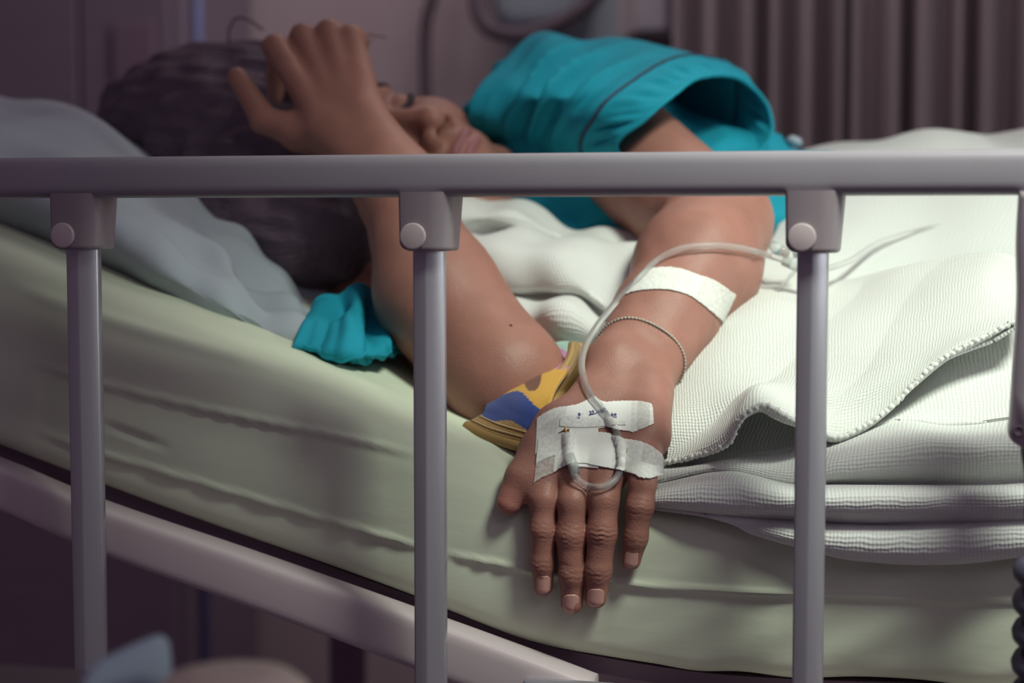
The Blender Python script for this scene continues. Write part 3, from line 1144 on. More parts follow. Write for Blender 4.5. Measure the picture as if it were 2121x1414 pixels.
def patch(tree, top, bot, nu, nv, off, name, m, parent, thick=0, tmap=None, edge=0.0):
    """a thin sheet lying on a modelled surface, between an upper and a lower outline"""
    a = even(catmull(np.array(top, float), 200), nu)
    b2 = even(catmull(np.array(bot, float), 200), nu)
    if edge:
        r = np.random.default_rng(3)
        a = a + r.normal(size=a.shape) * edge
        b2 = b2 + r.normal(size=b2.shape) * edge
    t = np.linspace(0, 1, nv)[:, None, None]
    px = (a[None] * (1 - t) + b2[None] * t).reshape(-1, 2)
    d = np.array([ray(*q) for q in px])
    p, hit = march(tree, CAM, d)
    n = gradient(tree, p)
    tt = np.linalg.norm(p - CAM, axis=1)
    good = hit & ((n * d).sum(1) < -0.12)
    if (~good).any():
        idx = np.arange(len(px))
        g2 = idx[good]
        for i in idx[~good]:
            j = g2[np.argmin(((px[g2] - px[i]) ** 2).sum(1))]
            p[i] = CAM + d[i] * (tt[j] + 0.0004 * np.linalg.norm(px[j] - px[i]))
            n[i] = n[j]
    G = (p + n * off).reshape(nv, nu, 3)
    col = None
    if tmap is not None:
        uu, vv = np.meshgrid(np.linspace(0, 1, nu), np.linspace(0, 1, nv))
        col = tmap(uu, vv).reshape(-1, 1) * np.ones((1, 3))
    o = mk(name, G.reshape(-1, 3), grid_faces(nu, nv), m, parent, col=col)
    if thick:
        md = o.modifiers.new('thickness', 'SOLIDIFY')
        md.thickness = thick
        md.offset = 1
    return o


def nail(cx, cy, w, h, lean):
    top, bot = [], []
    for t in np.linspace(-1, 1, 9):
        x = t * w / 2
        up = h / 2 * (1 - 0.35 * abs(t) ** 4)
        dn = h / 2 * (1 - 0.45 * abs(t) ** 2.5)
        top.append((cx + x - lean * up, cy - up))
        bot.append((cx + x + lean * dn, cy + dn))
    patch(left, top, bot, 13, 13, 0.00015, 'fingernail', M['nail'], person, 0.0005)


nail(1126, 1211, 29, 38, 0.0)
nail(1183, 1251, 35, 40, 0.0)
nail(1233, 1238, 35, 38, -.06)
nail(1307, 1159, 28, 36, -.10)

# eyebrows, lashes
def face_line(pts, off):
    p = np.array([H(*q) for q in pts])
    p = catmull(p, 24)
    d = np.tile(-HF, (len(p), 1))
    q, hit = march(head, p + HF * .12, d, 0.0, 0.3)
    return q + HF * off


for s, tg in ((1, 'left'), (-1, 'right')):
    p = face_line([(s * .017, -.0055, 0), (s * .024, -.0088, 0), (s * .033, -.0100, 0), (s * .042, -.0078, 0), (s * .049, -.0035, 0)], .0007)
    tube('eyelashes', p, np.interp(np.linspace(0, 1, 24), [0, .2, .8, 1], [.0014, .0030, .0036, .0018]), M['lash'], person, 8)
    p = face_line([(s * .012, .019, 0), (s * .024, .023, 0), (s * .038, .0235, 0), (s * .054, .017, 0)], .0002)
    tube('eyebrow', p, np.interp(np.linspace(0, 1, 24), [0, .15, .6, 1], [.0022, .0040, .0036, .0012]), M['lash'], person, 8)

# hair
hair_t = [
    ('+', 0, Ell(H(0, .050, -.022), (.094, .096, .104), HAX)),
    ('+', .04, Ell(P(520, 330, .46), (.11, .10, .10))),
    ('+', .05, Ell(P(420, 270, .50), (.10, .09, .075))),
    ('+', .05, Ell(P(600, 470, .36), (.10, .075, .055))),
    ('+', .04, Ell(P(655, 530, .37), (.065, .055, .030))),
    ('-', .012, Ell(H(0, -.035, .105), (.086, .108, .078), HAX)),
]


def strands(p):
    q = np.stack([(p - HEAD) @ HL, (p - HEAD) @ HU, (p - HEAD) @ HF], -1)
    return vnoise(np.stack([q[:, 0] * 70, q[:, 1] * 14, q[:, 2] * 34], -1), 21) * 0.0022 + vnoise(p * 22, 5) * .003


hv, hf = surface_net(hair_t, 0.0026, None, strands)
hair = mk('hair', hv, hf, M['hair'], person)
parts = []
for k3 in range(16):
    t = k3 / 16
    a = P(430 + 240 * t + rng.normal() * 12, 126 - 58 * t + rng.normal() * 8, .45 + rng.normal() * .02)
    up_ = cw([-.3 + rng.normal() * .5, .6 + rng.normal() * .3, rng.normal() * .4]) * (.003 + .005 * rng.random())
    b2 = a + up_ + cw([.02 + .02 * rng.random(), .0, 0])
    c2 = a + cw([.05 + rng.normal() * .01, -.012 + .012 * t, 0])
    parts.append(tube_geo(catmull(np.array([a - up_, a, b2, c2]), 12), .0006, 4, False))
parts.append(tube_geo(catmull(PL([(478, 110, .44), (474, 66, .44), (490, 38, .44), (516, 42, .44), (545, 62, .45)]), 20), .0011, 5, False))
Vs, Fs = join_geo(parts)
st = mk('loose_strands', Vs, Fs, M['hair'], hair)
st['kind'] = 'stuff'

# ------------------------------------------------------------------ gown (clothing of the patient)
gown_t = [
    ('+', 0, Ell(P(1215, 440, .53), (.107, .112, .130))),
    ('+', .05, Ell(P(1390, 530, .53), (.15, .118, .102))),
    ('+', .05, Cone(P(1500, 584, .53), P(1720, 645, .53), .124, .128)),
    ('+', .04, Cone(P(1110, 280, .51), P(1190, 238, .52), .060, .060)),
    ('+', .04, Cone(P(850, 590, .45), P(780, 620, .42), .07, .062)),
    ('-', .01, Cone(H(0, -.045, -.035), P(975, 360, .48), .072, .060)),
]


def folds(p):
    a = vnoise(np.stack([p[:, 0] * 9 + p[:, 2] * 5, p[:, 1] * 7, p[:, 2] * 14 - p[:, 0] * 5], -1), 8)
    b2 = vnoise(np.stack([p[:, 0] * 16 - p[:, 2] * 10, p[:, 1] * 9, p[:, 2] * 24], -1), 17)
    return (1 - np.abs(a)) * -0.008 + b2 * 0.0035


gv, gf = surface_net(gown_t, 0.0034, None, folds)
gown = mk('hospital_gown', gv, gf, M['gown'], person)

R0 = PL([(985, 325, .44), (972, 222, .40), (1030, 140, .44), (1090, 82, .49), (1150, 76, .54), (1190, 150, .60), (1120, 350, .58), (1010, 400, .46)])
R1 = PL([(1085, 335, .46), (1105, 215, .372), (1150, 140, .40), (1222, 84, .46), (1310, 92, .52), (1360, 160, .57), (1310, 350, .55), (1160, 425, .45)])
R2 = PL([(1208, 318, .385), (1235, 238, .342), (1300, 178, .358), (1385, 128, .41), (1455, 122, .47), (1520, 160, .51), (1490, 340, .50), (1330, 420, .42)])
R3 = PL([(1278, 312, .340), (1338, 245, .328), (1395, 196, .345), (1450, 160, .39), (1530, 162, .45), (1592, 226, .475), (1578, 310, .46), (1410, 410, .40)])


def sleeve_folds(G):
    nv, nu = G.shape[:2]
    N = grid_normals(G)
    v = np.linspace(0, 1, nv)[:, None]
    u = np.linspace(0, 2 * np.pi, nu, endpoint=False)[None]
    # long drape folds from the shoulder, small gathers between the piping and the hem
    a = (.6 - 1.6 * np.abs(np.sin(v * 24 + .8 * np.sin(u * 2))) ** .7) * -.015 * np.exp(-((v - .36) / .17) ** 2) * np.exp(-((u - 1.25) / .75) ** 2)
    g = (np.sin(u * 26 + 3 * v) + .7 * np.sin(u * 41 - 6 * v)) * .0016 * np.exp(-((v - .84) / .10) ** 2)
    s = np.sin(u * 5 + v * 8) * .004 * np.exp(-((v - .2) / .2) ** 2)
    pip = -0.0022 * np.exp(-((v - .67) / .02) ** 2)
    return G + N * (a + g + s + pip)[..., None]


slv, G = cloth('sleeve', [R0, R1, R2, R3], 220, 90, M['gown'], gown, 0.0022, (0, 0, 0), True, sleeve_folds)
row = G[60]
tube('seam_piping', catmull(np.vstack([row, row[:1]]), 200) - vd * .0012, .0016, M['gown_dark'], gown, 8)
row = G[-1]
tube('sleeve_hem', catmull(np.vstack([row, row[:1]]), 200), .0019, M['gown'], gown, 8)

Q = [
    [(648, 640, .21), (690, 610, .22), (750, 598, .235), (840, 600, .27)],
    [(634, 670, .155), (690, 650, .165), (750, 636, .185), (840, 650, .23)],
    [(618, 704, .126), (690, 694, .130), (755, 690, .142), (840, 690, .20)],
    [(608, 722, .120), (690, 735, .115), (760, 739, .125), (840, 712, .19)],
    [(622, 728, .150), (690, 738, .150), (760, 742, .160), (840, 722, .21)],
]


def lower_sleeve(G):
    nv, nu = G.shape[:2]
    N = grid_normals(G)
    u = np.linspace(0, 1, nu)[None]
    v = np.linspace(0, 1, nv)[:, None]
    dent = np.exp(-((u - .30) / .10) ** 2 - ((v - .16) / .10) ** 2) * .012 + np.exp(-((u - .62) / .12) ** 2 - ((v - .40) / .16) ** 2) * .014
    sgn = np.sign((N * -vd).sum(-1))
    d = np.sin(u * 17 + v * 4) * .0028 + np.sin(u * 60 + v * 2) * .0007 * (v > .3)
    return G + N * (sgn * (d - dent))[..., None]


s2, G2 = cloth('sleeve', [PL(q) for q in Q], 120, 70, M['gown'], gown, 0.0024, (0, 0, 0), False, lower_sleeve)
tube('sleeve_hem', even(G2[52], 120), .0021, M['gown'], gown, 8)
tube('sleeve_hem', even(G2[0], 120), .0024, M['gown'], gown, 8)

# ------------------------------------------------------------------ pillow
prow = [
    [(-200, 400, .17), (0, 482, .16), (200, 556, .15), (400, 650, .15), (550, 708, .155), (655, 737, .17)],
    [(-200, 330, .13), (0, 405, .12), (200, 490, .115), (400, 605, .118), (560, 686, .135), (672, 722, .16)],
    [(-200, 270, .14), (0, 335, .13), (200, 420, .13), (400, 540, .145), (565, 645, .165), (690, 700, .19)],
    [(-200, 225, .20), (0, 280, .19), (200, 345, .20), (400, 455, .225), (560, 575, .25), (700, 670, .26)],
    [(-200, 185, .34), (0, 205, .34), (170, 232, .34), (300, 312, .35), (470, 430, .36), (600, 545, .36), (690, 650, .36)],
    [(-200, 200, .50), (0, 215, .50), (170, 255, .50), (300, 340, .50), (470, 450, .50), (690, 640, .48)],
    [(-200, 260, .68), (0, 275, .68), (200, 330, .68), (400, 430, .68), (560, 540, .66), (690, 650, .60)],
    [(-200, 330, .70), (0, 350, .70), (200, 400, .70), (400, 490, .70), (560, 590, .68), (690, 665, .62)],
    [(-200, 330, .55), (0, 380, .55), (200, 440, .55), (400, 540, .55), (560, 630, .55), (690, 680, .55)],
    [(-200, 385, .30), (0, 455, .30), (200, 520, .30), (400, 620, .30), (560, 690, .30), (660, 715, .32)],
    [(-200, 402, .20), (0, 482, .19), (200, 555, .18), (400, 648, .18), (540, 704, .19), (645, 732, .22)],
]


def pil(G):
    N = grid_normals(G)
    nv, nu = G.shape[:2]
    p = G.reshape(-1, 3)
    d = vnoise(np.stack([p[:, 0] * 9 + p[:, 2] * 4, p[:, 1] * 10, p[:, 2] * 9 - p[:, 0] * 4], -1), 31).reshape(nv, nu) * .005
    # diagonal pressed fold running up from the lower corner
    c = PL([(405, 405, .23), (450, 500, .19), (490, 590, .16), (520, 650, .15)])
    e = np.full(len(p), 1.0)
    for i in range(3):
        e = np.minimum(e, Cone(c[i], c[i + 1], 0, 0).d(p))
    d += (np.exp(-(e / .009) ** 2) * .012).reshape(nv, nu)
    right_ = np.clip((np.linspace(0, 1, nu) - .55) / .4, 0, 1)[None]
    w = vnoise(np.stack([p[:, 0] * 20, p[:, 1] * 20, p[:, 2] * 20], -1), 33).reshape(nv, nu)
    return G + N * (d + w * .017 * right_)[..., None]


po, PG = cloth('pillow', [PL(r) for r in prow], 170, 130, M['pillow'], None, 0.0, (0, 0, 0), False, pil)
tag(po, 'blue grey white pillow under the head, creased at its lower corner', 'pillow')

# ------------------------------------------------------------------ blankets and towels
drow = [
    [(1560, 480, .80), (1700, 400, .78), (1850, 380, .76), (2000, 370, .76), (2320, 370, .76), (3300, 520, .80)],
    [(1590, 360, .66), (1720, 318, .66), (1850, 305, .64), (2000, 292, .64), (2320, 290, .64), (3300, 450, .66)],
    [(1600, 350, .56), (1720, 312, .55), (1830, 304, .54), (1930, 284, .53), (2020, 284, .53), (2088, 298, .53), (2320, 284, .53), (3300, 450, .56)],
    [(1625, 440, .45), (1720, 400, .44), (1850, 370, .44), (2000, 350, .44), (2320, 345, .44), (3300, 500, .46)],
    [(1605, 500, .385), (1670, 480, .38), (1740, 472, .38), (1900, 450, .38), (2320, 430, .38), (3300, 560, .38)],
    [(1560, 545, .33), (1640, 556, .32), (1750, 555, .325), (1900, 520, .33), (2320, 500, .32), (3300, 640, .32)],
    [(1500, 625, .30), (1640, 630, .29), (1800, 625, .29), (2000, 600, .29), (2320, 590, .28), (3300, 760, .26)],
    [(1480, 760, .26), (1640, 760, .24), (1800, 740, .24), (2000, 720, .24), (2320, 710, .24), (3300, 880, .20)],
]
bl, _ = cloth('blanket', [PL(r) for r in drow], 230, 130, M['soft'], None, 0.006, (0.004, 7, 41))
tag(bl, 'large soft white blanket heaped over the hip behind the right bracket', 'blanket')

arow = [
    [(1340, 885, .160), (1550, 852, .160), (1750, 800, .175), (1900, 715, .22), (2000, 640, .26), (2330, 590, .28)],
    [(1345, 940, .135), (1550, 920, .135), (1700, 890, .145), (1850, 825, .16), (1990, 775, .165), (2330, 745, .17)],
    [(1350, 962, .115), (1550, 945, .115), (1720, 910, .12), (1860, 868, .125), (2000, 868, .125), (2330, 820, .13)],
    [(1352, 972, .112), (1550, 952, .112), (1720, 918, .118), (1860, 876, .122), (2000, 884, .122), (2330, 836, .125)],
    [(1352, 985, .088), (1500, 958, .088), (1640, 965, .084), (1750, 942, .080), (1900, 915, .076), (2050, 915, .074), (2330, 885, .075)],
    [(1352, 998, .084), (1500, 970, .082), (1640, 994, .078), (1750, 975, .072), (2000, 960, .070), (2330, 940, .070)],
    [(1352, 1004, .088), (1500, 977, .088), (1640, 1004, .085), (1750, 1003, .084), (2000, 1003, .082), (2330, 995, .080)],
    [(1350, 1010, .078), (1500, 984, .068), (1640, 1009, .062), (1800, 1010, .060), (2000, 1009, .060), (2330, 1002, .060)],
    [(1350, 1022, .062), (1480, 1004, .050), (1640, 1026, .042), (1800, 1026, .040), (2000, 1024, .040), (2330, 1018, .040)],
    [(1350, 1038, .058), (1460, 1040, .046), (1640, 1050, .040), (1800, 1052, .038), (2000, 1048, .038), (2330, 1040, .040)],
    [(1350, 1046, .062), (1470, 1058, .054), (1640, 1068, .050), (1800, 1074, .048), (1980, 1070, .044), (2330, 1058, .042)],
    [(1352, 1048, .066), (1480, 1061, .060), (1640, 1076, .057), (1800, 1084, .055), (1980, 1082, .050), (2330, 1068, .043)],
    [(1354, 1050, .064), (1490, 1068, .056), (1640, 1096, .046), (1800, 1106, .042), (2000, 1100, .042), (2330, 1090, .044)],
    [(1356, 1052, .064), (1500, 1074, .054), (1640, 1118, .044), (1800, 1140, .040), (1980, 1140, .040), (2330, 1115, .044)],
    [(1358, 1052, .066), (1505, 1074, .058), (1560, 1100, .052), (1650, 1131, .050), (1800, 1160, .048), (1950, 1165, .048), (2330, 1128, .050)],
    [(1358, 1048, .070), (1505, 1066, .064), (1560, 1090, .060), (1650, 1120, .058), (1800, 1148, .056), (1950, 1152, .056), (2330, 1118, .058)],
]
tw, _ = cloth('towel', [PL(r) for r in arow], 240, 300, M['terry'], None, 0.003, (0.0010, 14, 43))
tag(tw, 'white ribbed towel in rolled folds over the mattress edge, lowest layer', 'towel')

brow = [
    [(1380, 600, .31), (1600, 575, .31), (1740, 585, .302), (1870, 556, .295), (2050, 525, .285), (2140, 560, .28)],
    [(1380, 620, .285), (1600, 592, .285), (1740, 592, .280), (1870, 552, .275), (2045, 514, .262), (2135, 545, .255)],
    [(1375, 690, .225), (1560, 650, .225), (1720, 650, .222), (1880, 612, .222), (2035, 562, .222), (2126, 590, .225)],
    [(1372, 790, .165), (1500, 768, .165), (1700, 745, .168), (1860, 702, .172), (1990, 655, .178), (2118, 640, .185)],
    [(1374, 850, .138), (1460, 842, .130), (1560, 790, .122), (1650, 800, .130), (1750, 790, .138), (1870, 750, .145), (1985, 688, .152), (2108, 652, .162)],
    [(1374, 905, .118), (1440, 900, .108), (1510, 868, .096), (1562, 806, .096), (1630, 826, .104), (1700, 850, .115), (1780, 845, .124), (1885, 782, .134), (1985, 708, .144), (2100, 655, .156)],
    [(1372, 945, .106), (1435, 934, .096), (1500, 908, .082), (1535, 850, .074), (1582, 826, .076), (1640, 852, .084), (1700, 878, .098), (1745, 892, .106), (1835, 842, .120), (1950, 734, .136), (2100, 655, .150)],
    [(1370, 958, .103), (1440, 944, .093), (1506, 920, .078), (1533, 866, .068), (1580, 834, .070), (1640, 862, .078), (1700, 888, .094), (1745, 900, .103), (1840, 848, .118), (1955, 736, .134), (2102, 660, .148)],
]


def fray(G):
    nv, nu = G.shape[:2]
    N = grid_normals(G)
    u = np.linspace(0, 1, nu)[None]
    v = np.linspace(0, 1, nv)[:, None]
    edge = np.exp(-((v - .985) / .02) ** 2)
    q = np.stack([((u * .8 + v * .4) * 3.4).ravel(), ((u * .4 - v * .8) * .7).ravel(), np.zeros(nu * nv)], -1)
    rid = vnoise(q, 71).reshape(nv, nu)
    G = G + N * ((1 - np.abs(rid)) * .0075 * np.clip(v / .15, 0, 1) * np.clip((1 - v) / .1, .25, 1))[..., None]
    return G + N * ((np.sin(u * 520) * .0007 + np.sin(u * 290 + 1) * .0006) * edge)[..., None]


t2, BG = cloth('towel', [PL(r) for r in brow], 260, 200, M['waffle'], None, 0.0030, (0.0016, 11, 47), False, fray)
tag(t2, 'white waffle towel with a frayed curling hem lying beside the forearm', 'towel')
hemp = BG[-1] + np.array([0, -.0005, 0])
hemp = even(hemp, 400)
rr = .0014 + .00035 * np.sin(np.arange(400) * 1.05) + .0003 * rng.random(400)
tube('frayed_hem', hemp, rr, M['waffle'], t2, 8)

crow = [
    [(920, 450, .42), (985, 440, .42), (1060, 445, .42), (1115, 470, .42), (1200, 500, .42), (1340, 510, .42)],
    [(925, 424, .37), (985, 418, .36), (1060, 425, .36), (1115, 452, .37), (1200, 484, .38), (1340, 494, .38)],
    [(925, 450, .31), (990, 446, .31), (1060, 450, .32), (1120, 474, .34), (1210, 493, .35), (1340, 502, .35)],
    [(925, 484, .315), (990, 482, .32), (1060, 482, .33), (1130, 492, .34), (1220, 501, .33), (1340, 508, .33)],
    [(930, 500, .29), (1000, 493, .29), (1080, 494, .29), (1160, 502, .29), (1240, 512, .29), (1340, 530, .29)],
    [(940, 535, .26), (1000, 525, .26), (1080, 530, .26), (1160, 545, .26), (1240, 575, .26), (1340, 600, .26)],
    [(990, 585, .26), (1050, 585, .255), (1120, 592, .25), (1190, 590, .245), (1260, 640, .24), (1340, 680, .24)],
    [(1020, 606, .275), (1080, 612, .27), (1130, 610, .265), (1185, 602, .26), (1250, 655, .25), (1340, 710, .245)],
    [(1030, 625, .25), (1090, 628, .245), (1150, 624, .24), (1210, 640, .235), (1270, 690, .225), (1340, 740, .22)],
    [(1045, 665, .235), (1100, 660, .23), (1165, 655, .22), (1225, 685, .215), (1270, 730, .205), (1340, 780, .20)],
    [(1060, 705, .235), (1110, 700, .235), (1170, 698, .225), (1220, 722, .215), (1262, 760, .205), (1340, 810, .20)],
    [(1070, 740, .23), (1115, 735, .225), (1180, 730, .215), (1225, 755, .205), (1262, 790, .19), (1340, 840, .18)],
    [(1080, 800, .22), (1120, 800, .215), (1180, 800, .205), (1230, 810, .195), (1270, 830, .18), (1340, 860, .17)],
]
t3, _ = cloth('towel', [PL(r) for r in crow], 150, 170, M['terry'], None, 0.004, (0.0060, 13, 53))
tag(t3, 'crumpled white towel bunched between the two arms', 'towel')

# patterned plush bib under the wrist
erow = [
    [(968, 884, .112), (1005, 902, .100), (1050, 917, .092), (1130, 938, .086)],
    [(975, 879, .112), (1010, 893, .100), (1055, 906, .092), (1130, 926, .087)],
    [(1004, 862, .116), (1036, 874, .103), (1070, 886, .094), (1130, 906, .088)],
    [(1012, 842, .124), (1044, 850, .110), (1080, 866, .098), (1130, 890, .092)],
    [(1022, 822, .140), (1054, 824, .120), (1090, 836, .106), (1135, 866, .097)],
    [(1042, 804, .155), (1072, 796, .138), (1104, 804, .122), (1142, 830, .108)],
    [(1068, 790, .168), (1094, 778, .154), (1122, 778, .140), (1156, 796, .128)],
    [(1100, 778, .182), (1124, 764, .172), (1148, 760, .162), (1180, 765, .152)],
    [(1122, 760, .195), (1140, 742, .190), (1165, 738, .184), (1195, 738, .178)],
    [(1128, 742, .205), (1146, 720, .202), (1168, 714, .198), (1200, 715, .192)],
    [(1130, 750, .225), (1150, 735, .222), (1175, 730, .218), (1205, 732, .212)],
]


def bib_col(G):
    nv, nu = G.shape[:2]
    u, v = np.meshgrid(np.linspace(0, 1, nu), np.linspace(0, 1, nv))
    w = v * 10 + .25 * np.sin(u * 9) * 1.0 - .5 * (u - .5)
    c = np.zeros((nv, nu, 3))
    c[:] = (.62, .34, .06)
    c[w < 4.15] = (.035, .06, .24)
    c[w < 2.1] = (.36, .22, .08)
    c[w > 6.7] = (.50, .20, .42)
    c[w > 8.15] = (.36, .56, .48)
    star = ((u - .62) / .2) ** 2 + ((w - 5.2) / 1.0) ** 2 < .5
    c[star & (w < 6.7)] = (.17, .075, .05)
    return c.reshape(-1, 3)


bib, EG = cloth('bib', [PL(r) for r in erow], 90, 120, M['bib'], None, 0.005, (0.0012, 16, 61), False, None, bib_col)
tag(bib, 'plush bib in orange, blue, pink and mint with tan binding', 'bib')
V_, F_ = tube_geo(even(catmull(EG[1], 80), 80), .0042, 10)
mk('binding', V_, F_, M['binding'], bib)
for rw in (14, 20):
    pts = even(EG[rw] + np.array([0, -.0022, .0022]), 46)
    tube('stitching', pts, .00045 + .0003 * (np.arange(46) % 2), M['thread'], bib, 5)
# the second, curled end of the binding beside the wrist
f0 = PL([(1186, 711, .165), (1182, 735, .160), (1170, 760, .152), (1146, 782, .142), (1122, 798, .130), (1113, 826, .115), (1126, 866, .102)])
f1 = PL([(1205, 712, .166), (1198, 742, .160), (1182, 775, .151), (1156, 796, .141), (1134, 810, .130), (1127, 832, .116), (1140, 862, .103)])
f2 = PL([(1240, 714, .172), (1228, 752, .166), (1206, 790, .158), (1174, 808, .148), (1150, 820, .136), (1142, 838, .122), (1152, 858, .108)])
f3 = PL([(1262, 730, .180), (1250, 770, .172), (1226, 806, .162), (1196, 822, .152), (1176, 832, .140), (1168, 845, .128), (1172, 860, .114)])
fl, FG = cloth('binding_flap', [f0, f1, f2, f3], 80, 30, M['binding'], bib, 0.0035, (0.0006, 30, 63))
tube('binding', catmull(f0, 80), .0030, M['binding'], bib, 10)
tube('stitching', even(FG[9], 50) - vd * .0022, .0004 + .0003 * (np.arange(50) % 2), M['thread'], bib, 5)

# ------------------------------------------------------------------ drip line and tapes on the hand
hubp, _, _ = on_skin(left, [(1176, 905), (1186, 975)], 0.003)
tube_pts = [(1186, 962), (1188, 978), (1196, 992), (1212, 1004), (1232, 1009), (1254, 1006), (1274, 993), (1285, 972), (1288, 945), (1284, 915), (1274, 888), (1262, 868), (1248, 848), (1236, 832), (1226, 822), (1216, 804), (1209, 782), (1205, 758), (1208, 732), (1218, 706), (1236, 676), (1262, 642), (1296, 602), (1322, 578), (1346, 552), (1368, 534), (1396, 520), (1430, 511), (1480, 508), (1530, 513), (1566, 521)]
tp = catmull(np.array(tube_pts, float), 150)
d = np.array([ray(*q) for q in tp])
p, hit = march(left, CAM, d)
n = gradient(left, p)
hit &= (n * d).sum(1) < -0.25
tt = np.einsum('ij,ij->i', p + n * .0026 - CAM, d)
idx = np.arange(150)
lift = np.interp(idx, [0, 25, 38, 60, 72, 92, 108, 118, 149], [.0015, .002, .0035, .0015, .0015, .004, .0015, .003, .003])
tt = np.interp(idx, idx[hit], tt[hit]) - lift
ker = np.hanning(11)
tt = np.convolve(np.pad(tt, 5, mode='edge'), ker / ker.sum(), 'valid')
path = CAM + d * tt[:, None]
tail = PL([(1592, 529, .262), (1618, 537, .262), (1640, 545, .262)])
path = np.vstack([path, tail])
path = even(catmull(path, 500), 260)
line_root = empty('drip_line', path[60], 'clear drip tubing looped over the knuckles and up the forearm', 'drip line')
tube('tubing', path, .0023, M['tubing'], line_root, 14)
c0, c1 = path[0], path[7]
ax = nrm(c1 - c0)
tube('luer_collar', np.array([c0 - ax * .007, c0 - ax * .001, c0 + ax * .0035, c0 + ax * .004, c0 + ax * .0065]), np.array([.0032, .0034, .0036, .0030, .0027]), M['clear'], line_root, 16)
e = path[-1]
cn = PL([(1622, 540, .262), (1652, 549, .260), (1672, 556, .258), (1700, 560, .262)])
tube('connector', cn, np.array([.0034, .0050, .0046, .0030]), M['clear'], line_root, 16)
tube('clamp', PL([(1600, 508, .285), (1612, 518, .275), (1628, 524, .270)]), np.array([.0035, .0050, .0040]), M['clear'], line_root, 12)
tube('clamp', PL([(1650, 505, .275), (1655, 530, .265)]), np.array([.0040, .0045]), M['clear'], line_root, 12)
thin = catmull(PL([(1660, 548, .262), (1642, 566, .262), (1618, 592, .264), (1592, 622, .270), (1570, 650, .280)]), 40)
tube('side_tubing', thin, .0013, M['tubing'], line_root, 10)
path2 = catmull(PL([(1700, 560, .262), (1760, 540, .30), (1830, 500, .335), (1950, 470, .36), (2100, 470, .35), (2250, 470, .34)]), 60)
tube('supply_tubing', path2, .0021, M['tubing'], line_root, 10)
root = empty('valve', P(1645, 330, .52), 'small clear valve end poking up above the rail behind the gown', 'valve')
tube('valve_stem', PL([(1640, 345, .52), (1641, 315, .52), (1643, 298, .52)]), np.array([.0035, .0035, .005]), M['clear'], root, 12)
tube('valve_cap', PL([(1643, 300, .52), (1647, 290, .52), (1650, 283, .52)]), np.array([.0062, .0072, .004]), M['pale_blue'], root, 14)

# skin plus the hub and tubing that lie under the tapes
hub_cone = Cone(hubp[0], hubp[1], .0018, .0024)
under = [('+', 0, left), ('+', .006, [('+', .004, hub_cone), ('+', .003, Cone(path[20] * 0 + P(1262, 868, .088), P(1230, 825, .104), .001, .001))])]
taped = [('+', 0, left), ('+', .005, hub_cone)]
hsel = [i for i in range(len(path) - 1) if i < 62]
for i in hsel[22:60:4]:
    taped.append(('+', .004, Cone(path[i], path[min(i + 4, 61)], .0010, .0010)))


def tmap1(u, v):
    a = np.full(u.shape, .86)
    a -= .30 * (u > .86) * (u < .96)
    a -= .22 * (u < .22) * (v > .35)
    a += .3 * (u > .28) * (u < .82)
    return a


def tmap2(u, v):
    a = np.full(u.shape, .86)
    a -= .35 * (u > .83) * (v < .55)
    a -= .45 * (u < .16) * (v > .55)
    a -= .15 * (u < .25)
    a += .4 * (u > .30) * (u < .60)
    return a


def tmap3(u, v):
    return np.full(u.shape, .74) - .12 * (u > .66) + .05 * (u < .3)


t1 = patch(taped, [(1112, 868), (1126, 858), (1150, 846), (1188, 840), (1206, 834), (1222, 826), (1236, 826), (1252, 832), (1290, 831), (1330, 832), (1346, 836), (1352, 843)],
           [(1108, 942), (1118, 931), (1136, 916), (1164, 893), (1200, 889), (1240, 888), (1262, 884), (1276, 890), (1296, 893), (1314, 895), (1336, 886), (1354, 878)],
           90, 34, .0007, 'medical_tape', M['tape'], None, .0003, tmap1, .5)
tag(t1, 'white paper tape with handwritten date across the back of the hand', 'tape')
fold = patch(taped, [(1160, 868), (1190, 862), (1225, 866), (1262, 866), (1300, 876)], [(1158, 884), (1190, 887), (1230, 887), (1264, 883), (1298, 882)], 50, 10, .0013, 'tape_fold', M['tape'], t1, .0003, lambda u, v: np.full(u.shape, .9))
pad = patch(taped, [(1178, 884), (1205, 884), (1239, 884)], [(1184, 966), (1210, 968), (1240, 970)], 26, 30, .0008, 'gauze_pad', M['tape'], None, .0010, lambda u, v: np.full(u.shape, 1.5))
tag(pad, 'small white gauze pad between the two tapes over the cannula', 'gauze')
t2b = patch(taped, [(1114, 914), (1134, 904), (1168, 898), (1205, 898), (1250, 898), (1275, 902), (1292, 910), (1330, 918), (1358, 932), (1371, 946)],
            [(1106, 1001), (1122, 990), (1148, 978), (1172, 966), (1200, 960), (1240, 966), (1280, 974), (1306, 980), (1338, 992), (1370, 982)],
            90, 40, .0014, 'medical_tape', M['tape'], None, .0003, tmap2, .5)
tag(t2b, 'white paper tape just above the knuckles, below the dated tape', 'tape')
t3b = patch(left, [(1326, 572), (1345, 559), (1375, 555), (1404, 557), (1440, 568), (1480, 582), (1523, 610)],
            [(1292, 612), (1318, 604), (1348, 601), (1382, 601), (1420, 610), (1455, 632), (1496, 667)], 90, 30, .0012, 'medical_tape', M['tape'], None, .0003, tmap3, .5)
tag(t3b, 'white paper tape strip holding the tubing high on the forearm', 'tape')

# handwriting on the dated tape
def zz(lst):
    return [(1080 + x / 5.89, 800 + y / 5.89) for x, y in lst]


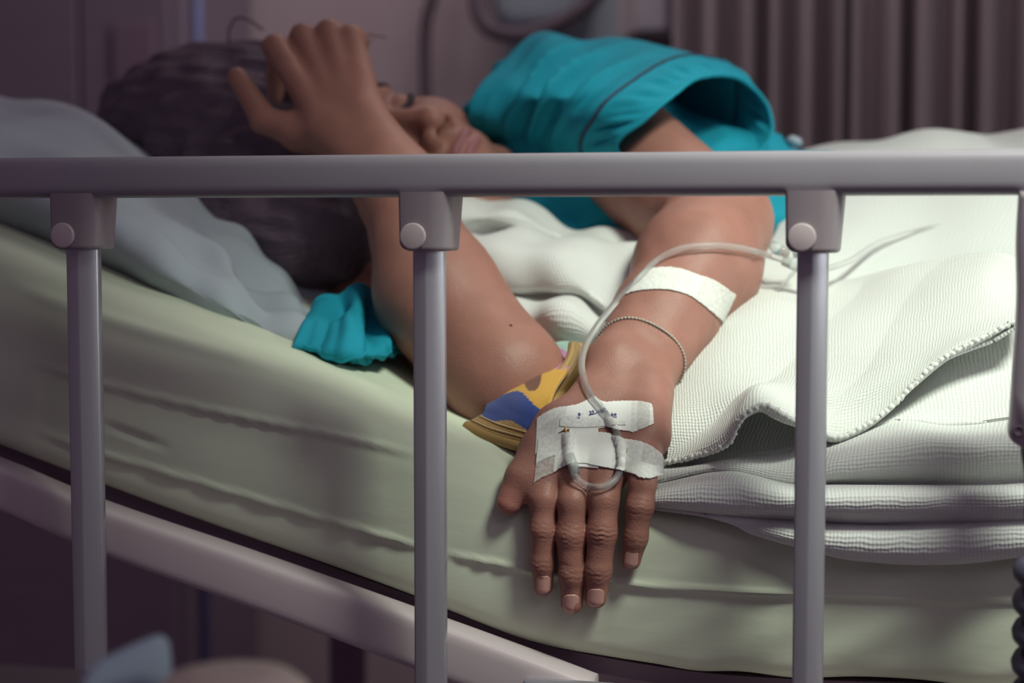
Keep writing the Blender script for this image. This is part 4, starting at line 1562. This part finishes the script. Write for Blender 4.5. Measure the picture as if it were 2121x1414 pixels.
strokes = [
    [(688, 345), (700, 338), (712, 346), (700, 356), (686, 362), (704, 372), (714, 360), (690, 378), (676, 392), (684, 408), (700, 398), (704, 384), (692, 398), (688, 412)],
    [(738, 348), (742, 352)], [(738, 382), (742, 386)], [(625, 392), (627, 396)],
    [(824, 322), (838, 314), (848, 324), (834, 346), (854, 340)],
    [(860, 310), (876, 305), (868, 318), (884, 325), (866, 342)],
    [(820, 363), (842, 356), (870, 352), (905, 342), (925, 326), (942, 306)],
    [(980, 294), (976, 312)], [(1000, 296), (992, 306), (1002, 314), (1012, 304), (1000, 296)],
    [(945, 328), (980, 327), (1012, 326), (1040, 338), (1062, 352)],
    [(1108, 332), (1098, 352), (1106, 370), (1120, 362), (1112, 352), (1100, 362)],
    [(1146, 344), (1134, 354), (1144, 368), (1158, 358), (1146, 344)],
    [(1108, 385), (1140, 388), (1166, 388)],
]
for s in strokes:
    q = catmull(np.array(zz(s)), max(8, 5 * len(s)))
    p3, hit3, n3 = on_skin(taped, q, .0012)
    tube('handwriting', p3, .00024, M['ink'], t1, 5)

# brass ring of the cannula showing in the gap
g0, _, ng = on_skin(taped, [(1172, 893)], .0003)
a = np.linspace(0, 2 * np.pi, 24)
sd = nrm(np.cross(ng[0], RGT))
ring = g0[0] + .0024 * (np.cos(a)[:, None] * ng[0] + np.sin(a)[:, None] * sd)
gr = tube('cannula_ring', ring, .0007, M['gold'], line_root, 8)

# cord bracelet: a closed loop found on the forearm surface
bp_, _, _ = on_skin(left, [(1272, 667), (1345, 670), (1408, 720)])
nb = nrm(np.cross(bp_[1] - bp_[0], bp_[2] - bp_[0]))
s_ = ((bp_[0] - WL) @ nb) / ((M2 - WL) @ nb)
cb = WL + (M2 - WL) * s_
e1 = nrm(bp_[1] - cb)
e2 = np.cross(nb, e1)
a = np.linspace(0, 2 * np.pi, 120)
dirs = np.cos(a)[:, None] * e1 + np.sin(a)[:, None] * e2
lo, hi = np.zeros(120), np.full(120, .08)
for _ in range(26):
    mid = (lo + hi) / 2
    ins = field(left, cb + dirs * mid[:, None]) < 0
    lo, hi = np.where(ins, mid, lo), np.where(ins, hi, mid)
ring = cb + dirs * (lo + .0007)[:, None]
br = tube('bracelet', even(ring, 360), .00085 + .0003 * np.sin(np.arange(360) * 1.3), M['silver'], None, 8)
tag(br, 'thin braided cord bracelet around the outstretched wrist', 'bracelet')

# ------------------------------------------------------------------ handset with coiled cord at the right edge
root = empty('bed_handset', P(2135, 930, -.02), 'grey bed control handset hanging on the rail at the right', 'handset')
out = [(2113, 395), (2107, 500), (2108, 620), (2100, 760), (2093, 862), (2089, 900), (2097, 917), (2125, 932), (2160, 938), (2190, 925), (2196, 860), (2196, 395)]
q = PL([(a, b2, -.018) for a, b2 in out])
q = even(np.vstack([catmull(q[:7], 60), catmull(q[6:10], 30)[1:], q[10:]]), 120)
c = q.mean(0)
secs = []
for y, s in ((.006, .96), (.004, 1.0), (-.014, 1.0), (-.019, .975), (-.021, .93)):
    w = c + (q - c) * np.array([s, 1, 1 - (1 - s) * .35])
    w[:, 1] = y
    secs.append(w)
sections('handset_body', secs, M['handset'], root)
hq = P(2110, 893, -.022)
a = np.linspace(0, 2 * np.pi, 20, endpoint=False)
secs = [np.stack([hq[0] + r * np.cos(a), np.full(20, y), hq[2] + r * np.sin(a)], 1) for y, r in ((-.0195, .0030), (-.0222, .0030), (-.0214, .0020))]
sections('screw_recess', secs, M['hose'], root)
t = np.linspace(0, 9.0, 420)
cx = P(2166, 1200, -.03)
z0 = P(2140, 1150, -.03)[2]
hx = np.stack([cx[0] + .0105 * np.cos(t * 2 * np.pi), cx[1] + .0105 * np.sin(t * 2 * np.pi), z0 - t * .0172], 1)
hx = np.vstack([catmull(np.array([P(2140, 925, -.012), P(2150, 1000, -.02), P(2152, 1090, -.025), hx[0]]), 30)[:-1], hx])
tube('coiled_cord', hx, .0072, M['coil'], root, 12)

# ------------------------------------------------------------------ out-of-focus things in the near left corner
def PD(px, py, dep):
    r = ray(px, py)
    return CAM + r * (dep / (r @ FWD))


tt_ = PD(360, 1640, .66)
ztop = tt_[2]
root = empty('overbed_table', (tt_[0], tt_[1], 0), 'dark overbed table at the near left, mostly below the frame', 'table')
box('table_top', (tt_[0] - .24, tt_[1] - .20, ztop - .022), (tt_[0] + .14, tt_[1] + .16, ztop), M['wood'], root, 0.006)
box('column', (tt_[0] - .20, tt_[1] - .03, .06), (tt_[0] - .15, tt_[1] + .03, ztop - .02), M['dark'], root, 0.005)
box('base', (tt_[0] - .22, tt_[1] - .22, .02), (tt_[0] + .10, tt_[1] + .20, .06), M['dark'], root, 0.01)
a0, a1 = PD(165, 1450, .66), PD(355, 1372, .70)
secs = []
for i, t in enumerate(np.linspace(0, 1, 22)):
    c = a0 * (1 - t) + a1 * t
    r = .013 * (1 - abs(2 * t - 1) ** 6) ** .5 + .0005
    a = np.linspace(0, 2 * np.pi, 28, endpoint=False)
    spiral = 1 + .05 * np.sin(a * 3 + t * 4)
    h2 = c[2] - ztop
    sec_ = np.stack([np.full(28, c[0]) - .3 * r * np.cos(a) * spiral, c[1] + r * np.cos(a) * spiral, c[2] + r * np.sin(a) * spiral], 1)
    sec_[:, 2] = np.where(np.sin(a) < -.2, ztop + .0005 + (sec_[:, 2] - c[2] + r) * .3, sec_[:, 2])
    secs.append(sec_)
o = sections('rolled_towel', secs, M['cloth_blue'])
tag(o, 'blurred rolled blue grey towel in the near left corner', 'towel')
bc = PD(435, 1500, .64)
secs = []
a = np.linspace(0, 2 * np.pi, 36, endpoint=False)
zt_ = PD(435, 1392, .66)[2]
for z, r in ((ztop, .020), (ztop + .004, .022), (ztop + (zt_ - ztop) * .6, .030), (zt_ - .006, .030), (zt_ - .001, .024), (zt_, .012)):
    secs.append(np.stack([bc[0] + r * np.cos(a), bc[1] + .02 + r * np.sin(a), np.full(36, z)], 1))
o = sections('lidded_bowl', secs, M['bowl'])
tag(o, 'blurred beige rounded bowl with lid beside the rolled towel', 'bowl')
